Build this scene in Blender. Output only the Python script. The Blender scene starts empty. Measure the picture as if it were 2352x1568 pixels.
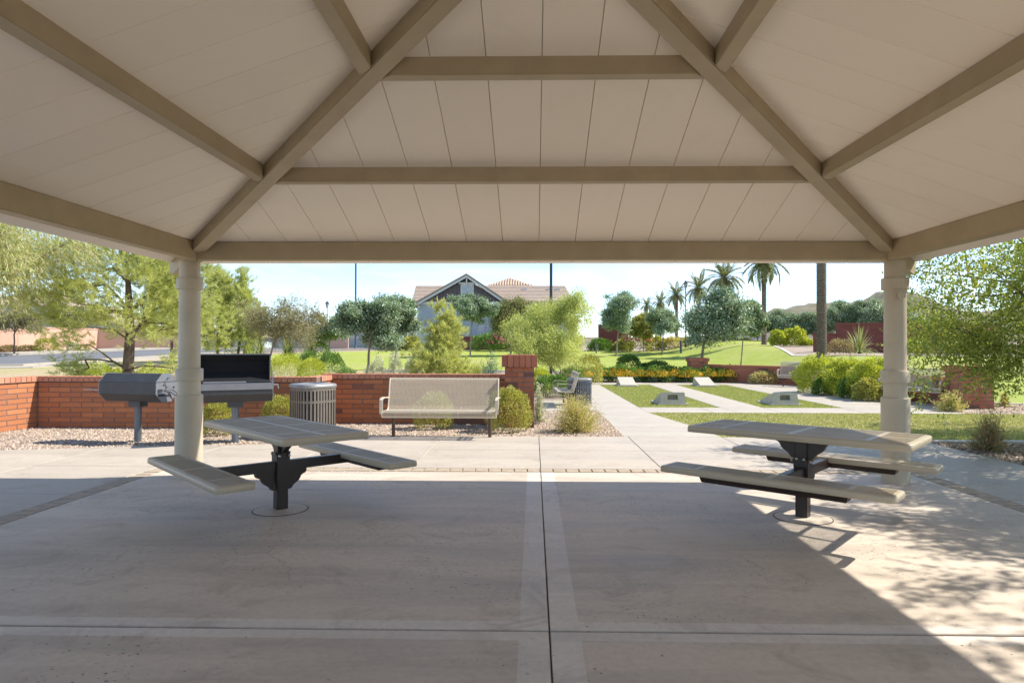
import bpy, bmesh, math, random
import numpy as np
from mathutils import Vector, Matrix, Euler

# ------------------------------------------------------------------ camera
sc = bpy.context.scene
col = sc.collection
PI = math.pi
F = 1530.0                       # focal length in pixels of a 2352-wide frame
H = 1.48
YAW, PITCH, ROLL = 0.0196, 0.0088, 0.002
CR = (Matrix.Rotation(YAW, 3, 'Z') @ Matrix.Rotation(PI/2 + PITCH, 3, 'X') @ Matrix.Rotation(ROLL, 3, 'Z'))
cam_d = bpy.data.cameras.new('camera'); cam = bpy.data.objects.new('camera', cam_d); col.objects.link(cam)
cam.matrix_world = Matrix.Translation((0, 0, H)) @ CR.to_4x4()
cam_d.sensor_width = 36; cam_d.lens = F/2352*36; cam_d.shift_x = -20/2352
cam_d.clip_start = .05; cam_d.clip_end = 4000
sc.camera = cam

# ------------------------------------------------------------------ light
SUN = Vector((2.35, .50, 2.5)).normalized()
ELEV = math.asin(SUN.z); AZ = math.atan2(SUN.x, SUN.y)
w = bpy.data.worlds.new('World'); sc.world = w; w.use_nodes = True
nt = w.node_tree; nt.nodes.clear()
out = nt.nodes.new('ShaderNodeOutputWorld'); bg = nt.nodes.new('ShaderNodeBackground')
sky = nt.nodes.new('ShaderNodeTexSky'); sky.sky_type = 'NISHITA'; sky.sun_disc = False
sky.sun_elevation = ELEV; sky.sun_rotation = AZ; sky.altitude = 1500; sky.air_density = .8; sky.dust_density = 0.2; sky.ozone_density = 1.0
tc = nt.nodes.new('ShaderNodeTexCoord'); mp = nt.nodes.new('ShaderNodeMapping'); mp.inputs['Scale'].default_value = (1.6, 1.6, 9.0)
mp.inputs['Rotation'].default_value = (0, .18, .3)
nz = nt.nodes.new('ShaderNodeTexNoise'); nz.inputs['Scale'].default_value = 1.7; nz.inputs['Detail'].default_value = 7; nz.inputs['Roughness'].default_value = .6; nz.inputs['Distortion'].default_value = .4
rp = nt.nodes.new('ShaderNodeValToRGB'); rp.color_ramp.elements[0].position = .46; rp.color_ramp.elements[1].position = .74
rp.color_ramp.elements[0].color = (0, 0, 0, 1); rp.color_ramp.elements[1].color = (.5, .5, .5, 1)
mx = nt.nodes.new('ShaderNodeMixRGB'); mx.inputs['Color2'].default_value = (5.6, 6.2, 6.6, 1)
nt.links.new(tc.outputs['Generated'], mp.inputs[0]); nt.links.new(mp.outputs[0], nz.inputs['Vector']); nt.links.new(nz.outputs['Fac'], rp.inputs[0])
nt.links.new(rp.outputs[0], mx.inputs['Fac']); nt.links.new(sky.outputs[0], mx.inputs['Color1'])
nt.links.new(mx.outputs[0], bg.inputs['Color']); bg.inputs['Strength'].default_value = .085
nt.links.new(bg.outputs[0], out.inputs[0])
sd = bpy.data.lights.new('sun', 'SUN'); sd.energy = 2.35; sd.angle = math.radians(.6); sd.color = (1, .93, .82)
so = bpy.data.objects.new('sun', sd); col.objects.link(so); so.rotation_euler = SUN.to_track_quat('Z', 'Y').to_euler(); so.location = (20, 5, 30)
sc.view_settings.view_transform = 'Standard'; sc.view_settings.look = 'None'; sc.view_settings.gamma = 1
sc.view_settings.exposure = 1.76
sc.view_settings.use_curve_mapping = False
sc.cycles.max_bounces = 12; sc.cycles.diffuse_bounces = 10; sc.cycles.transparent_max_bounces = 8

# ------------------------------------------------------------------ placing helpers
def ray(px, py):
    return CR @ Vector(((px-1196)/F, -(py-784)/F, -1))
def gp(px, py, z=0.0):
    """point of the place at height z that lies in that direction"""
    d = ray(px, py); t = (z-H)/d.z
    return (d.x*t, d.y*t)
def ax(px, Y):
    d = ray(px, 790); return d.x/d.y*Y
def az(px, py, Y):
    d = ray(px, py); return H + d.z/d.y*Y
def S(t):
    t = min(1, max(0, t)); return t*t*(3-2*t)
def gh(x, y):
    t = min(1, max(0, (y-28)/32))
    return 1.3*t**1.2 + .95*S((x-10)/6)*S((y-22)/12)
RNG = np.random.default_rng(11)
random.seed(7)

# ------------------------------------------------------------------ object helpers
def tag(o, label=None, cat=None, group=None, kind=None):
    if label: o['label'] = label
    if cat: o['category'] = cat
    if group: o['group'] = group
    if kind: o['kind'] = kind
    return o
def empty(name, loc=(0, 0, 0), rz=0.0):
    o = bpy.data.objects.new(name, None); col.objects.link(o)
    o.location = loc; o.rotation_euler = (0, 0, rz); o.empty_display_size = .2
    return o
def place(me, name, parent=None, loc=(0, 0, 0), rot=(0, 0, 0), scale=None):
    o = bpy.data.objects.new(name, me); col.objects.link(o)
    if parent: o.parent = parent
    o.location = loc; o.rotation_euler = rot
    if scale: o.scale = scale
    return o
def kids(o):
    return [c for c in list(o.children)]
def copy_tree(o, loc=None, rz=None, scale=None, parent=None):
    c = o.copy(); col.objects.link(c); c.parent = parent
    for ch in kids(o): copy_tree(ch, parent=c)
    if loc is not None: c.location = loc
    if rz is not None: c.rotation_euler = (0, 0, rz)
    if scale is not None: c.scale = scale
    return c
class MB:
    def __init__(s): s.v = []; s.f = []; s.m = []; s.mi = 0
    def add(s, vs, fs, M=None):
        b = len(s.v)
        for p in vs:
            p = Vector(p)
            s.v.append(tuple(M @ p) if M else tuple(p))
        for f in fs:
            s.f.append(tuple(b+i for i in f)); s.m.append(s.mi)
        return s
    def box(s, c, d, M=None):
        x, y, z = c; a, b, e = d[0]/2, d[1]/2, d[2]/2
        vs = [(x-a, y-b, z-e), (x+a, y-b, z-e), (x+a, y+b, z-e), (x-a, y+b, z-e), (x-a, y-b, z+e), (x+a, y-b, z+e), (x+a, y+b, z+e), (x-a, y+b, z+e)]
        return s.add(vs, [(0, 3, 2, 1), (4, 5, 6, 7), (0, 1, 5, 4), (1, 2, 6, 5), (2, 3, 7, 6), (3, 0, 4, 7)], M)
    def prism(s, poly, z0, z1, M=None):
        n = len(poly)
        vs = [(p[0], p[1], z0) for p in poly] + [(p[0], p[1], z1) for p in poly]
        fs = [tuple(range(n-1, -1, -1)), tuple(range(n, 2*n))] + [(i, (i+1) % n, n+(i+1) % n, n+i) for i in range(n)]
        return s.add(vs, fs, M)
    def tube(s, pts, rs, n=8, cap=True):
        pts = [Vector(p) for p in pts]
        if not hasattr(rs, '__len__'): rs = [rs]*len(pts)
        b = len(s.v); up = None
        for i, p in enumerate(pts):
            t = (pts[min(i+1, len(pts)-1)] - pts[max(i-1, 0)])
            if t.length < 1e-9: t = Vector((0, 0, 1))
            t.normalize()
            if up is None or abs(up.dot(t)) > .98:
                up = Vector((0, 0, 1)) if abs(t.z) < .9 else Vector((1, 0, 0))
            u = up.cross(t).normalized(); v = t.cross(u).normalized(); up = v
            for k in range(n):
                a = 2*PI*k/n
                s.v.append(tuple(p + (u*math.cos(a)+v*math.sin(a))*rs[i]))
        for i in range(len(pts)-1):
            for k in range(n):
                k2 = (k+1) % n
                s.f.append((b+i*n+k, b+i*n+k2, b+(i+1)*n+k2, b+(i+1)*n+k)); s.m.append(s.mi)
        if cap:
            s.f.append(tuple(b+k for k in range(n-1, -1, -1))); s.m.append(s.mi)
            e = b+(len(pts)-1)*n
            s.f.append(tuple(e+k for k in range(n))); s.m.append(s.mi)
        return s
    def lathe(s, prof, n=32, c=(0, 0)):
        b = len(s.v)
        for r, z in prof:
            for k in range(n):
                a = 2*PI*k/n; s.v.append((c[0]+r*math.cos(a), c[1]+r*math.sin(a), z))
        for i in range(len(prof)-1):
            for k in range(n):
                k2 = (k+1) % n
                s.f.append((b+i*n+k, b+i*n+k2, b+(i+1)*n+k2, b+(i+1)*n+k)); s.m.append(s.mi)
        s.f.append(tuple(b+k for k in range(n-1, -1, -1))); s.m.append(s.mi)
        e = b+(len(prof)-1)*n
        s.f.append(tuple(e+k for k in range(n))); s.m.append(s.mi)
        return s
    def mesh(s, name, mats, smooth=False, bevel=0, auto=None):
        me = bpy.data.meshes.new(name); me.from_pydata(s.v, [], s.f); me.update()
        if not isinstance(mats, (list, tuple)): mats = [mats]
        for m in mats: me.materials.append(m)
        if len(mats) > 1: me.polygons.foreach_set('material_index', s.m)
        if bevel or smooth:
            bm = bmesh.new(); bm.from_mesh(me)
            if bevel:
                ed = [e for e in bm.edges if len(e.link_faces) == 2 and e.calc_face_angle(0) > .6]
                bmesh.ops.bevel(bm, geom=ed, offset=bevel, segments=2, affect='EDGES', clamp_overlap=True)
            if smooth:
                for f in bm.faces: f.smooth = True
                for e in bm.edges:
                    if len(e.link_faces) == 2 and e.calc_face_angle(0) > math.radians(38): e.smooth = False
            bm.to_mesh(me); bm.free()
        return me
    def build(s, name, mats, parent=None, smooth=False, bevel=0, loc=(0, 0, 0), rot=(0, 0, 0)):
        return place(s.mesh(name, mats, smooth, bevel), name, parent, loc, rot)
def np_mesh(name, V, Fq, mat, smooth=False):
    """V (n,3), Fq (m,k) one face size"""
    me = bpy.data.meshes.new(name)
    V = np.asarray(V, dtype=np.float32); Fq = np.asarray(Fq, dtype=np.int32)
    m, k = Fq.shape
    me.vertices.add(len(V)); me.vertices.foreach_set('co', V.ravel())
    me.loops.add(m*k); me.loops.foreach_set('vertex_index', Fq.ravel())
    me.polygons.add(m); me.polygons.foreach_set('loop_start', np.arange(0, m*k, k, dtype=np.int32))
    me.update(calc_edges=True); me.validate()
    me.materials.append(mat)
    return me

# ------------------------------------------------------------------ materials
def nodes(name, rough=.8, metal=0.0, spec=.3):
    m = bpy.data.materials.new(name); m.use_nodes = True
    t = m.node_tree; b = t.nodes['Principled BSDF']
    b.inputs['Roughness'].default_value = rough; b.inputs['Metallic'].default_value = metal
    b.inputs['Specular IOR Level'].default_value = spec
    return m, t, b
def N(t, k, **kw):
    n = t.nodes.new(k)
    for a, v in kw.items():
        if a in n.inputs: n.inputs[a].default_value = v
        else: setattr(n, a, v)
    return n
def noise(t, vec, scale, detail=4, rough=.55, dist=0):
    n = N(t, 'ShaderNodeTexNoise'); n.inputs['Scale'].default_value = scale; n.inputs['Detail'].default_value = detail
    n.inputs['Roughness'].default_value = rough; n.inputs['Distortion'].default_value = dist
    t.links.new(vec, n.inputs['Vector']); return n.outputs['Fac']
def ramp(t, fac, stops):
    r = N(t, 'ShaderNodeValToRGB'); e = r.color_ramp.elements
    while len(e) > 1: e.remove(e[-1])
    for i, (p, c) in enumerate(stops):
        q = e[0] if i == 0 else e.new(p)
        q.position = p; q.color = (c[0], c[1], c[2], 1) if hasattr(c, '__len__') else (c, c, c, 1)
    t.links.new(fac, r.inputs[0]); return r.outputs[0]
def mix(t, fac, a, b, mode='MIX'):
    m = N(t, 'ShaderNodeMixRGB'); m.blend_type = mode
    for s_, v in (('Fac', fac), ('Color1', a), ('Color2', b)):
        if hasattr(v, 'links') or isinstance(v, bpy.types.NodeSocket): t.links.new(v, m.inputs[s_])
        else: m.inputs[s_].default_value = v if s_ == 'Fac' else (v[0], v[1], v[2], 1)
    return m.outputs[0]
def bump(t, b, hgt, strength=.3, dist=.01):
    n = N(t, 'ShaderNodeBump'); n.inputs['Strength'].default_value = strength; n.inputs['Distance'].default_value = dist
    t.links.new(hgt, n.inputs['Height']); t.links.new(n.outputs[0], b.inputs['Normal'])
def objvec(t, scale=(1, 1, 1), rnd=False):
    c = N(t, 'ShaderNodeTexCoord'); mp = N(t, 'ShaderNodeMapping'); mp.inputs['Scale'].default_value = scale
    t.links.new(c.outputs['Object'], mp.inputs[0])
    if rnd:
        oi = N(t, 'ShaderNodeObjectInfo'); mu = N(t, 'ShaderNodeMath', operation='MULTIPLY'); mu.inputs[1].default_value = 37
        t.links.new(oi.outputs['Random'], mu.inputs[0]); t.links.new(mu.outputs[0], mp.inputs['Location'])
    return mp.outputs[0]
def simple(name, c1, c2=None, scale=6, rough=.7, metal=0, spec=.3, bmp=0, bs=40, stretch=(1, 1, 1), rnd=True):
    m, t, b = nodes(name, rough, metal, spec)
    if c2 is None: c2 = tuple(x*.86 for x in c1)
    v = objvec(t, stretch, rnd)
    n = noise(t, v, scale, 5, .6)
    t.links.new(ramp(t, n, [(.32, c2), (.68, c1)]), b.inputs['Base Color'])
    if bmp: bump(t, b, noise(t, v, bs, 3), bmp, .01)
    return m
M = {}
M['beam'] = simple('beam_paint', (.44, .36, .235), (.38, .31, .20), 3.5, .5, spec=.4, bmp=.06, bs=60)
m, t, b = nodes('ceiling_panel_paint', .5, spec=.3); M['panel'] = m
v = objvec(t, (1, 1, 1)); oi = N(t, 'ShaderNodeObjectInfo')
c = ramp(t, oi.outputs['Random'], [(0, (.85, .765, .64)), (.5, (.885, .80, .675)), (1, (.865, .785, .66))])
c = mix(t, ramp(t, noise(t, v, 1.1, 6, .65, .8), [(.52, 0), (.72, .22)]), c, (.70, .62, .50))
c = mix(t, ramp(t, noise(t, objvec(t, (2.5, 2.5, 2.5)), 3.0, 7, .75), [(.62, 0), (.74, .2)]), c, (.58, .51, .41))
t.links.new(c, b.inputs['Base Color']); bump(t, b, noise(t, v, 70, 3), .08, .003)
M['column'] = simple('column_paint', (.49, .43, .325), (.43, .375, .28), 4, .48, spec=.4, bmp=.05, bs=60)
M['roofing'] = simple('roof_covering', (.25, .2, .16), rough=.7)
M['tablecoat'] = simple('tan_plastic_coating', (.43, .375, .28), (.40, .345, .255), 5, .38, spec=.5)
M['dark'] = simple('dark_brown_steel', (.028, .018, .014), (.02, .013, .01), 5, .35, spec=.5)
M['bolt'] = simple('bolt_steel', (.5, .5, .5), rough=.3, metal=1)
M['benchcoat'] = simple('beige_bench_coating', (.62, .55, .43), (.58, .51, .40), 5, .42, spec=.45)
M['brownleg'] = simple('brown_leg_steel', (.10, .065, .045), rough=.45)
M['grill'] = simple('grill_dark_steel', (.05, .053, .06), (.036, .038, .043), 7, .45, spec=.45)
M['grillend'] = simple('grill_grey_steel', (.24, .25, .27), (.20, .21, .23), 5, .38, metal=.3)
M['soot'] = simple('grill_sooty_inside', (.012, .012, .014), rough=.9)
M['grillpost'] = simple('galvanised_post', (.16, .18, .21), (.12, .135, .16), 4, .4, metal=.5)
M['canmetal'] = simple('grey_can_metal', (.20, .175, .15), (.17, .15, .13), 6, .42, metal=.2, spec=.5)
M['canlid'] = simple('silver_can_lid', (.30, .295, .28), (.25, .245, .235), 5, .35, metal=.3)
M['liner_hole_dark'] = simple('liner_and_hole_shade', (.012, .012, .014), rough=.7)
M['canblue'] = simple('blue_grey_can_metal', (.14, .155, .185), (.11, .12, .145), 6, .42, metal=.3, spec=.5)
M['mortar'] = simple('grey_mortar', (.21, .175, .155), (.16, .13, .115), 12, .95, bmp=.4)
M['curb'] = simple('mow_strip_concrete', (.60, .56, .50), (.52, .48, .43), 5, .9, bmp=.2)
M['blade'] = simple('board_concrete', (.50, .47, .39), (.43, .405, .34), 6, .8, bmp=.2)
M['asphalt'] = simple('asphalt', (.17, .175, .19), (.14, .145, .155), .5, .9)
M['bark'] = simple('bark', (.20, .145, .11), (.09, .065, .05), 14, .95, bmp=.8, bs=30, stretch=(1, 1, .3))
M['palebark'] = simple('pale_bark', (.36, .30, .24), (.19, .155, .125), 12, .95, bmp=.5, bs=30, stretch=(1, 1, .3))
M['palmbark'] = simple('palm_bark', (.26, .21, .17), (.13, .10, .085), 8, .95, bmp=.9, bs=22, stretch=(1, 1, 1.6))
M['poledark'] = simple('dark_green_pole', (.025, .045, .045), rough=.4)
M['poleblue'] = simple('blue_grey_pole', (.08, .11, .15), rough=.4)
M['white'] = simple('white_trim', (.60, .60, .58), rough=.6)
M['stucco_blue'] = simple('blue_grey_stucco', (.38, .43, .44), (.35, .40, .41), 3, .95, bmp=.2)
M['stucco_pale'] = simple('pale_blue_stucco', (.50, .60, .62), (.46, .55, .57), 3, .95, bmp=.2)
M['stucco_cream'] = simple('cream_stucco', (.62, .55, .44), rough=.95)
M['gable'] = simple('dark_gable_board', (.12, .105, .115), (.10, .088, .097), 3, .8)
M['glass'] = simple('window_glass', (.33, .37, .40), (.25, .29, .32), 3, .1, spec=.9)

def brick_mat(name, cols, rough=.85):
    m, t, b = nodes(name, rough)
    oi = N(t, 'ShaderNodeObjectInfo'); v = objvec(t, (1, 1, 1), True)
    r = N(t, 'ShaderNodeValToRGB'); r.color_ramp.interpolation = 'CONSTANT' if False else 'LINEAR'
    c = ramp(t, oi.outputs['Random'], cols)
    n = noise(t, v, 9, 5, .65)
    c = mix(t, ramp(t, n, [(.35, 0), (.75, .35)]), c, (.33, .14, .075), 'MIX')
    c = mix(t, ramp(t, noise(t, v, 30, 3), [(.62, 0), (.75, .25)]), c, (.5, .33, .24))
    t.links.new(c, b.inputs['Base Color']); bump(t, b, noise(t, v, 60, 4), .5, .006)
    return m
M['brick'] = brick_mat('orange_brick', [(0, (.47, .175, .075)), (.3, (.39, .145, .065)), (.6, (.52, .205, .09)), (.94, (.37, .135, .065)), (.95, (.17, .085, .07)), (1, (.20, .10, .08))])
M['brick_plain'] = brick_mat('salmon_brick', [(0, (.48, .18, .075)), (.25, (.40, .15, .065)), (.5, (.53, .21, .09)), (.75, (.44, .165, .08)), (1, (.36, .14, .07))])
M['brick_cap'] = brick_mat('cap_brick', [(0, (.56, .26, .16)), (.5, (.49, .205, .12)), (1, (.60, .29, .18))])
M['brick_red'] = brick_mat('red_pillar_brick', [(0, (.45, .155, .085)), (.4, (.36, .12, .07)), (.86, (.48, .18, .105)), (.88, (.16, .075, .065)), (1, (.18, .085, .075))])
M['brick_redcap'] = brick_mat('red_cap_brick', [(0, (.46, .16, .095)), (.5, (.36, .125, .08)), (1, (.48, .18, .11))])
def wall_far(name, c1, c2, mort, sx=.4, sy=.1):
    m, t, b = nodes(name, .9)
    v = objvec(t)
    br = N(t, 'ShaderNodeTexBrick'); br.inputs['Scale'].default_value = 1
    br.inputs['Brick Width'].default_value = sx; br.inputs['Row Height'].default_value = sy; br.inputs['Mortar Size'].default_value = .008
    br.inputs['Color1'].default_value = (*c1, 1); br.inputs['Color2'].default_value = (*c2, 1); br.inputs['Mortar'].default_value = (*mort, 1)
    sp = N(t, 'ShaderNodeSeparateXYZ'); cb = N(t, 'ShaderNodeCombineXYZ'); ad = N(t, 'ShaderNodeMath', operation='ADD')
    t.links.new(v, sp.inputs[0]); t.links.new(sp.outputs[0], ad.inputs[0]); t.links.new(sp.outputs[1], ad.inputs[1])
    t.links.new(ad.outputs[0], cb.inputs[0]); t.links.new(sp.outputs[2], cb.inputs[1]); t.links.new(cb.outputs[0], br.inputs['Vector'])
    t.links.new(br.outputs['Color'], b.inputs['Base Color']); bump(t, b, br.outputs['Fac'], -.4, .01)
    return m
M['wall_salmon'] = wall_far('salmon_wall_brick', (.66, .40, .29), (.62, .37, .265), (.56, .40, .31))
M['wall_maroon'] = wall_far('maroon_wall_brick', (.22, .075, .06), (.17, .055, .045), (.14, .07, .06))

def concrete(name, c_lo, c_hi, pits=0.0, bands=.5, rnd=False):
    m, t, b = nodes(name, .62, spec=.35)
    v = objvec(t, (1, 1, 1), rnd); vs = objvec(t, (.28, 1.5, 1), rnd)
    big = noise(t, v, .55, 6, .6, .6); st = noise(t, vs, 1.3, 5, .62, .3); fine = noise(t, v, 22, 5, .7)
    c = ramp(t, big, [(.3, c_lo), (.7, c_hi)])
    c = mix(t, bands, c, ramp(t, st, [(.3, tuple(x*.72 for x in c_lo)), (.55, c_hi), (.75, tuple(min(1, x*1.06) for x in c_hi))]), 'MIX')
    c = mix(t, .35, c, ramp(t, fine, [(.3, .62), (.6, 1.0)]), 'MULTIPLY')
    # scuffs and stains
    s2 = noise(t, v, 1.9, 8, .72, 1.2)
    c = mix(t, ramp(t, s2, [(.53, 0), (.68, .5)]), c, (c_lo[0]*.62, c_lo[1]*.60, c_lo[2]*.56))
    sc_ = noise(t, objvec(t, (3.2, .5, 1), rnd), 2.1, 8, .8, 2.0)
    c = mix(t, ramp(t, sc_, [(.63, 0), (.70, .30)]), c, (.62, .60, .57))
    if pits:
        vo = N(t, 'ShaderNodeTexVoronoi'); vo.inputs['Scale'].default_value = 27; t.links.new(objvec(t, (.8, 1.15, 1), rnd), vo.inputs['Vector'])
        pm = ramp(t, vo.outputs['Distance'], [(.14, 1), (.24, 0)])
        rg = ramp(t, noise(t, v, .8, 3), [(.44, 0), (.58, pits)])
        pm = mix(t, 1, pm, rg, 'MULTIPLY')
        pm = mix(t, 1, pm, ramp(t, noise(t, v, 40, 2), [(.46, 0), (.53, 1)]), 'MULTIPLY')
        c = mix(t, pm, c, (.07, .06, .055))
    # hairline cracks in a few places, and dark grit specks
    vc = N(t, 'ShaderNodeTexVoronoi', feature='DISTANCE_TO_EDGE'); vc.inputs['Scale'].default_value = .55
    wv = N(t, 'ShaderNodeVectorMath', operation='MULTIPLY_ADD'); wv.inputs[1].default_value = (1, 1, 1); nw = N(t, 'ShaderNodeTexNoise'); nw.inputs['Scale'].default_value = 1.6; nw.inputs['Detail'].default_value = 3
    t.links.new(v, nw.inputs['Vector']); t.links.new(v, wv.inputs[0]); t.links.new(nw.outputs['Color'], wv.inputs[2]); t.links.new(wv.outputs[0], vc.inputs['Vector'])
    cm = mix(t, 1, ramp(t, vc.outputs['Distance'], [(.0, .4), (.004, 0)]), ramp(t, noise(t, v, .45, 2), [(.60, 0), (.64, 1)]), 'MULTIPLY')
    c = mix(t, cm, c, (.13, .11, .10))
    vg = N(t, 'ShaderNodeTexVoronoi'); vg.inputs['Scale'].default_value = 7.5; t.links.new(v, vg.inputs['Vector'])
    c = mix(t, mix(t, 1, ramp(t, vg.outputs['Distance'], [(.035, .8), (.075, 0)]), ramp(t, noise(t, v, 5, 2), [(.54, 0), (.58, 1)]), 'MULTIPLY'), c, (.12, .095, .08))
    t.links.new(c, b.inputs['Base Color'])
    t.links.new(ramp(t, st, [(.3, .5), (.7, .72)]), b.inputs['Roughness'])
    bump(t, b, fine, .12, .004)
    return m
M['slab_in'] = concrete('shelter_concrete', (.49, .415, .335), (.62, .535, .44), .9, .72)
M['slab_out'] = concrete('apron_concrete', (.425, .37, .305), (.50, .44, .365), .0, .4)
M['trowel'] = concrete('trowelled_edge', (.58, .52, .45), (.71, .645, .57), .4, .45)
M['walk'] = concrete('walk_concrete', (.43, .385, .32), (.495, .445, .37), 0, .35)
M['joint'] = simple('joint_dirt', (.10, .08, .065), rough=.95)
M['paver'] = simple('tan_paver', (.44, .36, .27), (.33, .275, .21), 9, .9, bmp=.4)

def grass_mat(name, g1, g2, dry, dryness, dscale=.25):
    m, t, b = nodes(name, .9, spec=.1)
    v = objvec(t); n1 = noise(t, v, .9, 5, .6); n2 = noise(t, v, 35, 3, .7); n3 = noise(t, v, dscale, 4, .6, .5)
    c = ramp(t, n1, [(.3, g1), (.7, g2)])
    c = mix(t, ramp(t, n3, [(dryness-.12, .0), (dryness+.12, .95)]), c, dry)
    c = mix(t, .6, c, ramp(t, n2, [(.3, .55), (.65, 1.1)]), 'MULTIPLY')
    t.links.new(c, b.inputs['Base Color']); bump(t, b, n2, .8, .03)
    return m
M['lawn'] = grass_mat('lawn_green', (.31, .38, .075), (.38, .43, .10), (.42, .40, .17), .60, .16)
M['lawn_court'] = grass_mat('court_turf', (.26, .31, .09), (.33, .36, .12), (.42, .39, .20), .56, .5)
M['lawn_dry'] = grass_mat('lawn_dry', (.36, .36, .14), (.42, .38, .19), (.48, .38, .25), .5, .25)
M['lawn_near'] = grass_mat('lawn_near', (.31, .34, .11), (.38, .38, .16), (.46, .38, .24), .45, .35)
M['earth'] = simple('desert_earth', (.40, .325, .255), (.30, .24, .19), .9, .95, bmp=.5, bs=9, rnd=False)
M['gravelbase'] = simple('gravel_bed', (.34, .27, .21), (.18, .14, .11), 28, .95, bmp=.9, bs=34, rnd=False)
def island_mat(name, stops, rough=.8, trans=0.0, spec=.25, hue=0.06):
    m, t, b = nodes(name, rough, spec=spec)
    g = N(t, 'ShaderNodeNewGeometry')
    c = ramp(t, g.outputs['Random Per Island'], stops)
    t.links.new(c, b.inputs['Base Color'])
    if trans:
        tr = N(t, 'ShaderNodeBsdfTranslucent'); t.links.new(mix(t, 1, c, (1.25, 1.2, .7), 'MULTIPLY'), tr.inputs[0])
        ms = N(t, 'ShaderNodeMixShader'); ms.inputs[0].default_value = trans
        o = t.nodes['Material Output']
        t.links.new(b.outputs[0], ms.inputs[1]); t.links.new(tr.outputs[0], ms.inputs[2]); t.links.new(ms.outputs[0], o.inputs[0])
    return m
def leafy(name, c, var=.35, trans=.3, rough=.6, alt=None):
    lo = tuple(x*(1-var) for x in c); hi = tuple(x*(1+var) for x in c)
    st = [(0, lo), (.5, c), (1, hi)]
    if alt: st = [(0, lo), (.45, c), (.8, hi), (.86, alt), (1, alt)]
    return island_mat(name, st, rough, trans, .35)
M['pebble'] = island_mat('pebbles', [(0, (.17, .125, .10)), (.3, (.46, .36, .27)), (.6, (.28, .21, .165)), (.85, (.60, .50, .40)), (1, (.12, .10, .09))], .85)
M['l_pine'] = leafy('pine_needles', (.47, .51, .19), .35, .42)
M['l_pine2'] = leafy('young_pine_needles', (.50, .53, .20), .3, .42)
M['l_dark'] = leafy('dark_glossy_leaves', (.23, .32, .19), .5, .25, .36, alt=(.48, .56, .42))
M['l_dark2'] = leafy('olive_leaves', (.23, .25, .10), .4, .25, .5, alt=(.36, .32, .17))
M['l_willow'] = leafy('desert_willow_leaves', (.50, .55, .20), .3, .45)
M['l_mesq'] = leafy('fresh_green_leaflets', (.31, .38, .09), .4, .42, .45, alt=(.46, .47, .12))
M['l_acacia'] = leafy('narrow_grey_green_leaves', (.42, .45, .20), .35, .4, .5, alt=(.62, .54, .32))
M['l_sparse'] = leafy('olive_grey_leaflets', (.32, .30, .17), .35, .3)
M['l_palm'] = leafy('palm_leaflets', (.23, .27, .12), .35, .25, .45, alt=(.36, .34, .17))
M['l_palmdry'] = leafy('dry_palm_leaflets', (.35, .25, .14), .3, .2)
M['s_lime'] = leafy('lime_shrub_leaves', (.47, .52, .08), .35, .38, .5)
M['s_green'] = leafy('green_shrub_leaves', (.14, .25, .05), .4, .3, .5)
M['s_olive'] = leafy('olive_shrub_leaves', (.38, .39, .10), .4, .35, .5, alt=(.56, .52, .16))
M['s_grey'] = leafy('silver_shrub_leaves', (.55, .57, .42), .3, .25)
M['s_blue'] = leafy('blue_green_rushes', (.12, .21, .15), .35, .2)
M['s_straw'] = leafy('straw_green_twigs', (.52, .48, .20), .35, .35, alt=(.58, .48, .28))
M['s_brown'] = leafy('brown_green_twigs', (.33, .29, .15), .4, .25, alt=(.50, .30, .18))
M['s_yucca'] = leafy('arching_blades', (.33, .37, .15), .4, .25, .45, alt=(.48, .46, .27))
M['f_orange'] = island_mat('orange_yellow_flowers', [(0, (.78, .40, .015)), (.6, (.82, .50, .03)), (1, (.86, .60, .08))], .6)
M['f_pink'] = island_mat('pink_flowers', [(0, (.62, .10, .16)), (1, (.75, .28, .30))], .6)
M['g_blade'] = leafy('grass_blades', (.38, .42, .14), .25, .3, alt=(.46, .43, .22))
M['hill'] = simple('desert_hill', (.25, .21, .145), (.12, .125, .075), .12, 1, rnd=False)

def tile_mat(name, c1, c2):
    m, t, b = nodes(name, .85)
    v = objvec(t); n = noise(t, objvec(t, (1, 1, 3)), 2.2, 5, .7)
    t.links.new(ramp(t, n, [(.35, c1), (.65, c2)]), b.inputs['Base Color']); return m
M['tile'] = tile_mat('roof_tiles', (.33, .255, .20), (.42, .34, .275))
M['tile_tan'] = tile_mat('tan_roof_tiles', (.46, .34, .245), (.54, .42, .32))

# ------------------------------------------------------------------ ground
from mathutils.geometry import tessellate_polygon
def clip_rect(poly, x0, x1, y0, y1):
    for axis, lim, sgn in ((0, x0, 1), (0, x1, -1), (1, y0, 1), (1, y1, -1)):
        outp = []
        n = len(poly)
        for i in range(n):
            a, b = poly[i], poly[(i+1) % n]
            da, db = (a[axis]-lim)*sgn, (b[axis]-lim)*sgn
            if da >= 0: outp.append(a)
            if (da > 0 and db < 0) or (da < 0 and db > 0):
                t = da/(da-db); outp.append((a[0]+(b[0]-a[0])*t, a[1]+(b[1]-a[1])*t))
        poly = outp
        if len(poly) < 3: return []
    q = []
    for p in poly:
        if not q or (abs(p[0]-q[-1][0])+abs(p[1]-q[-1][1])) > 1e-5: q.append(p)
    if len(q) > 2 and (abs(q[0][0]-q[-1][0])+abs(q[0][1]-q[-1][1])) < 1e-5: q.pop()
    return q if len(q) >= 3 else []
def area(p):
    return .5*sum(p[i][0]*p[(i+1) % len(p)][1]-p[(i+1) % len(p)][0]*p[i][1] for i in range(len(p)))
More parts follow.
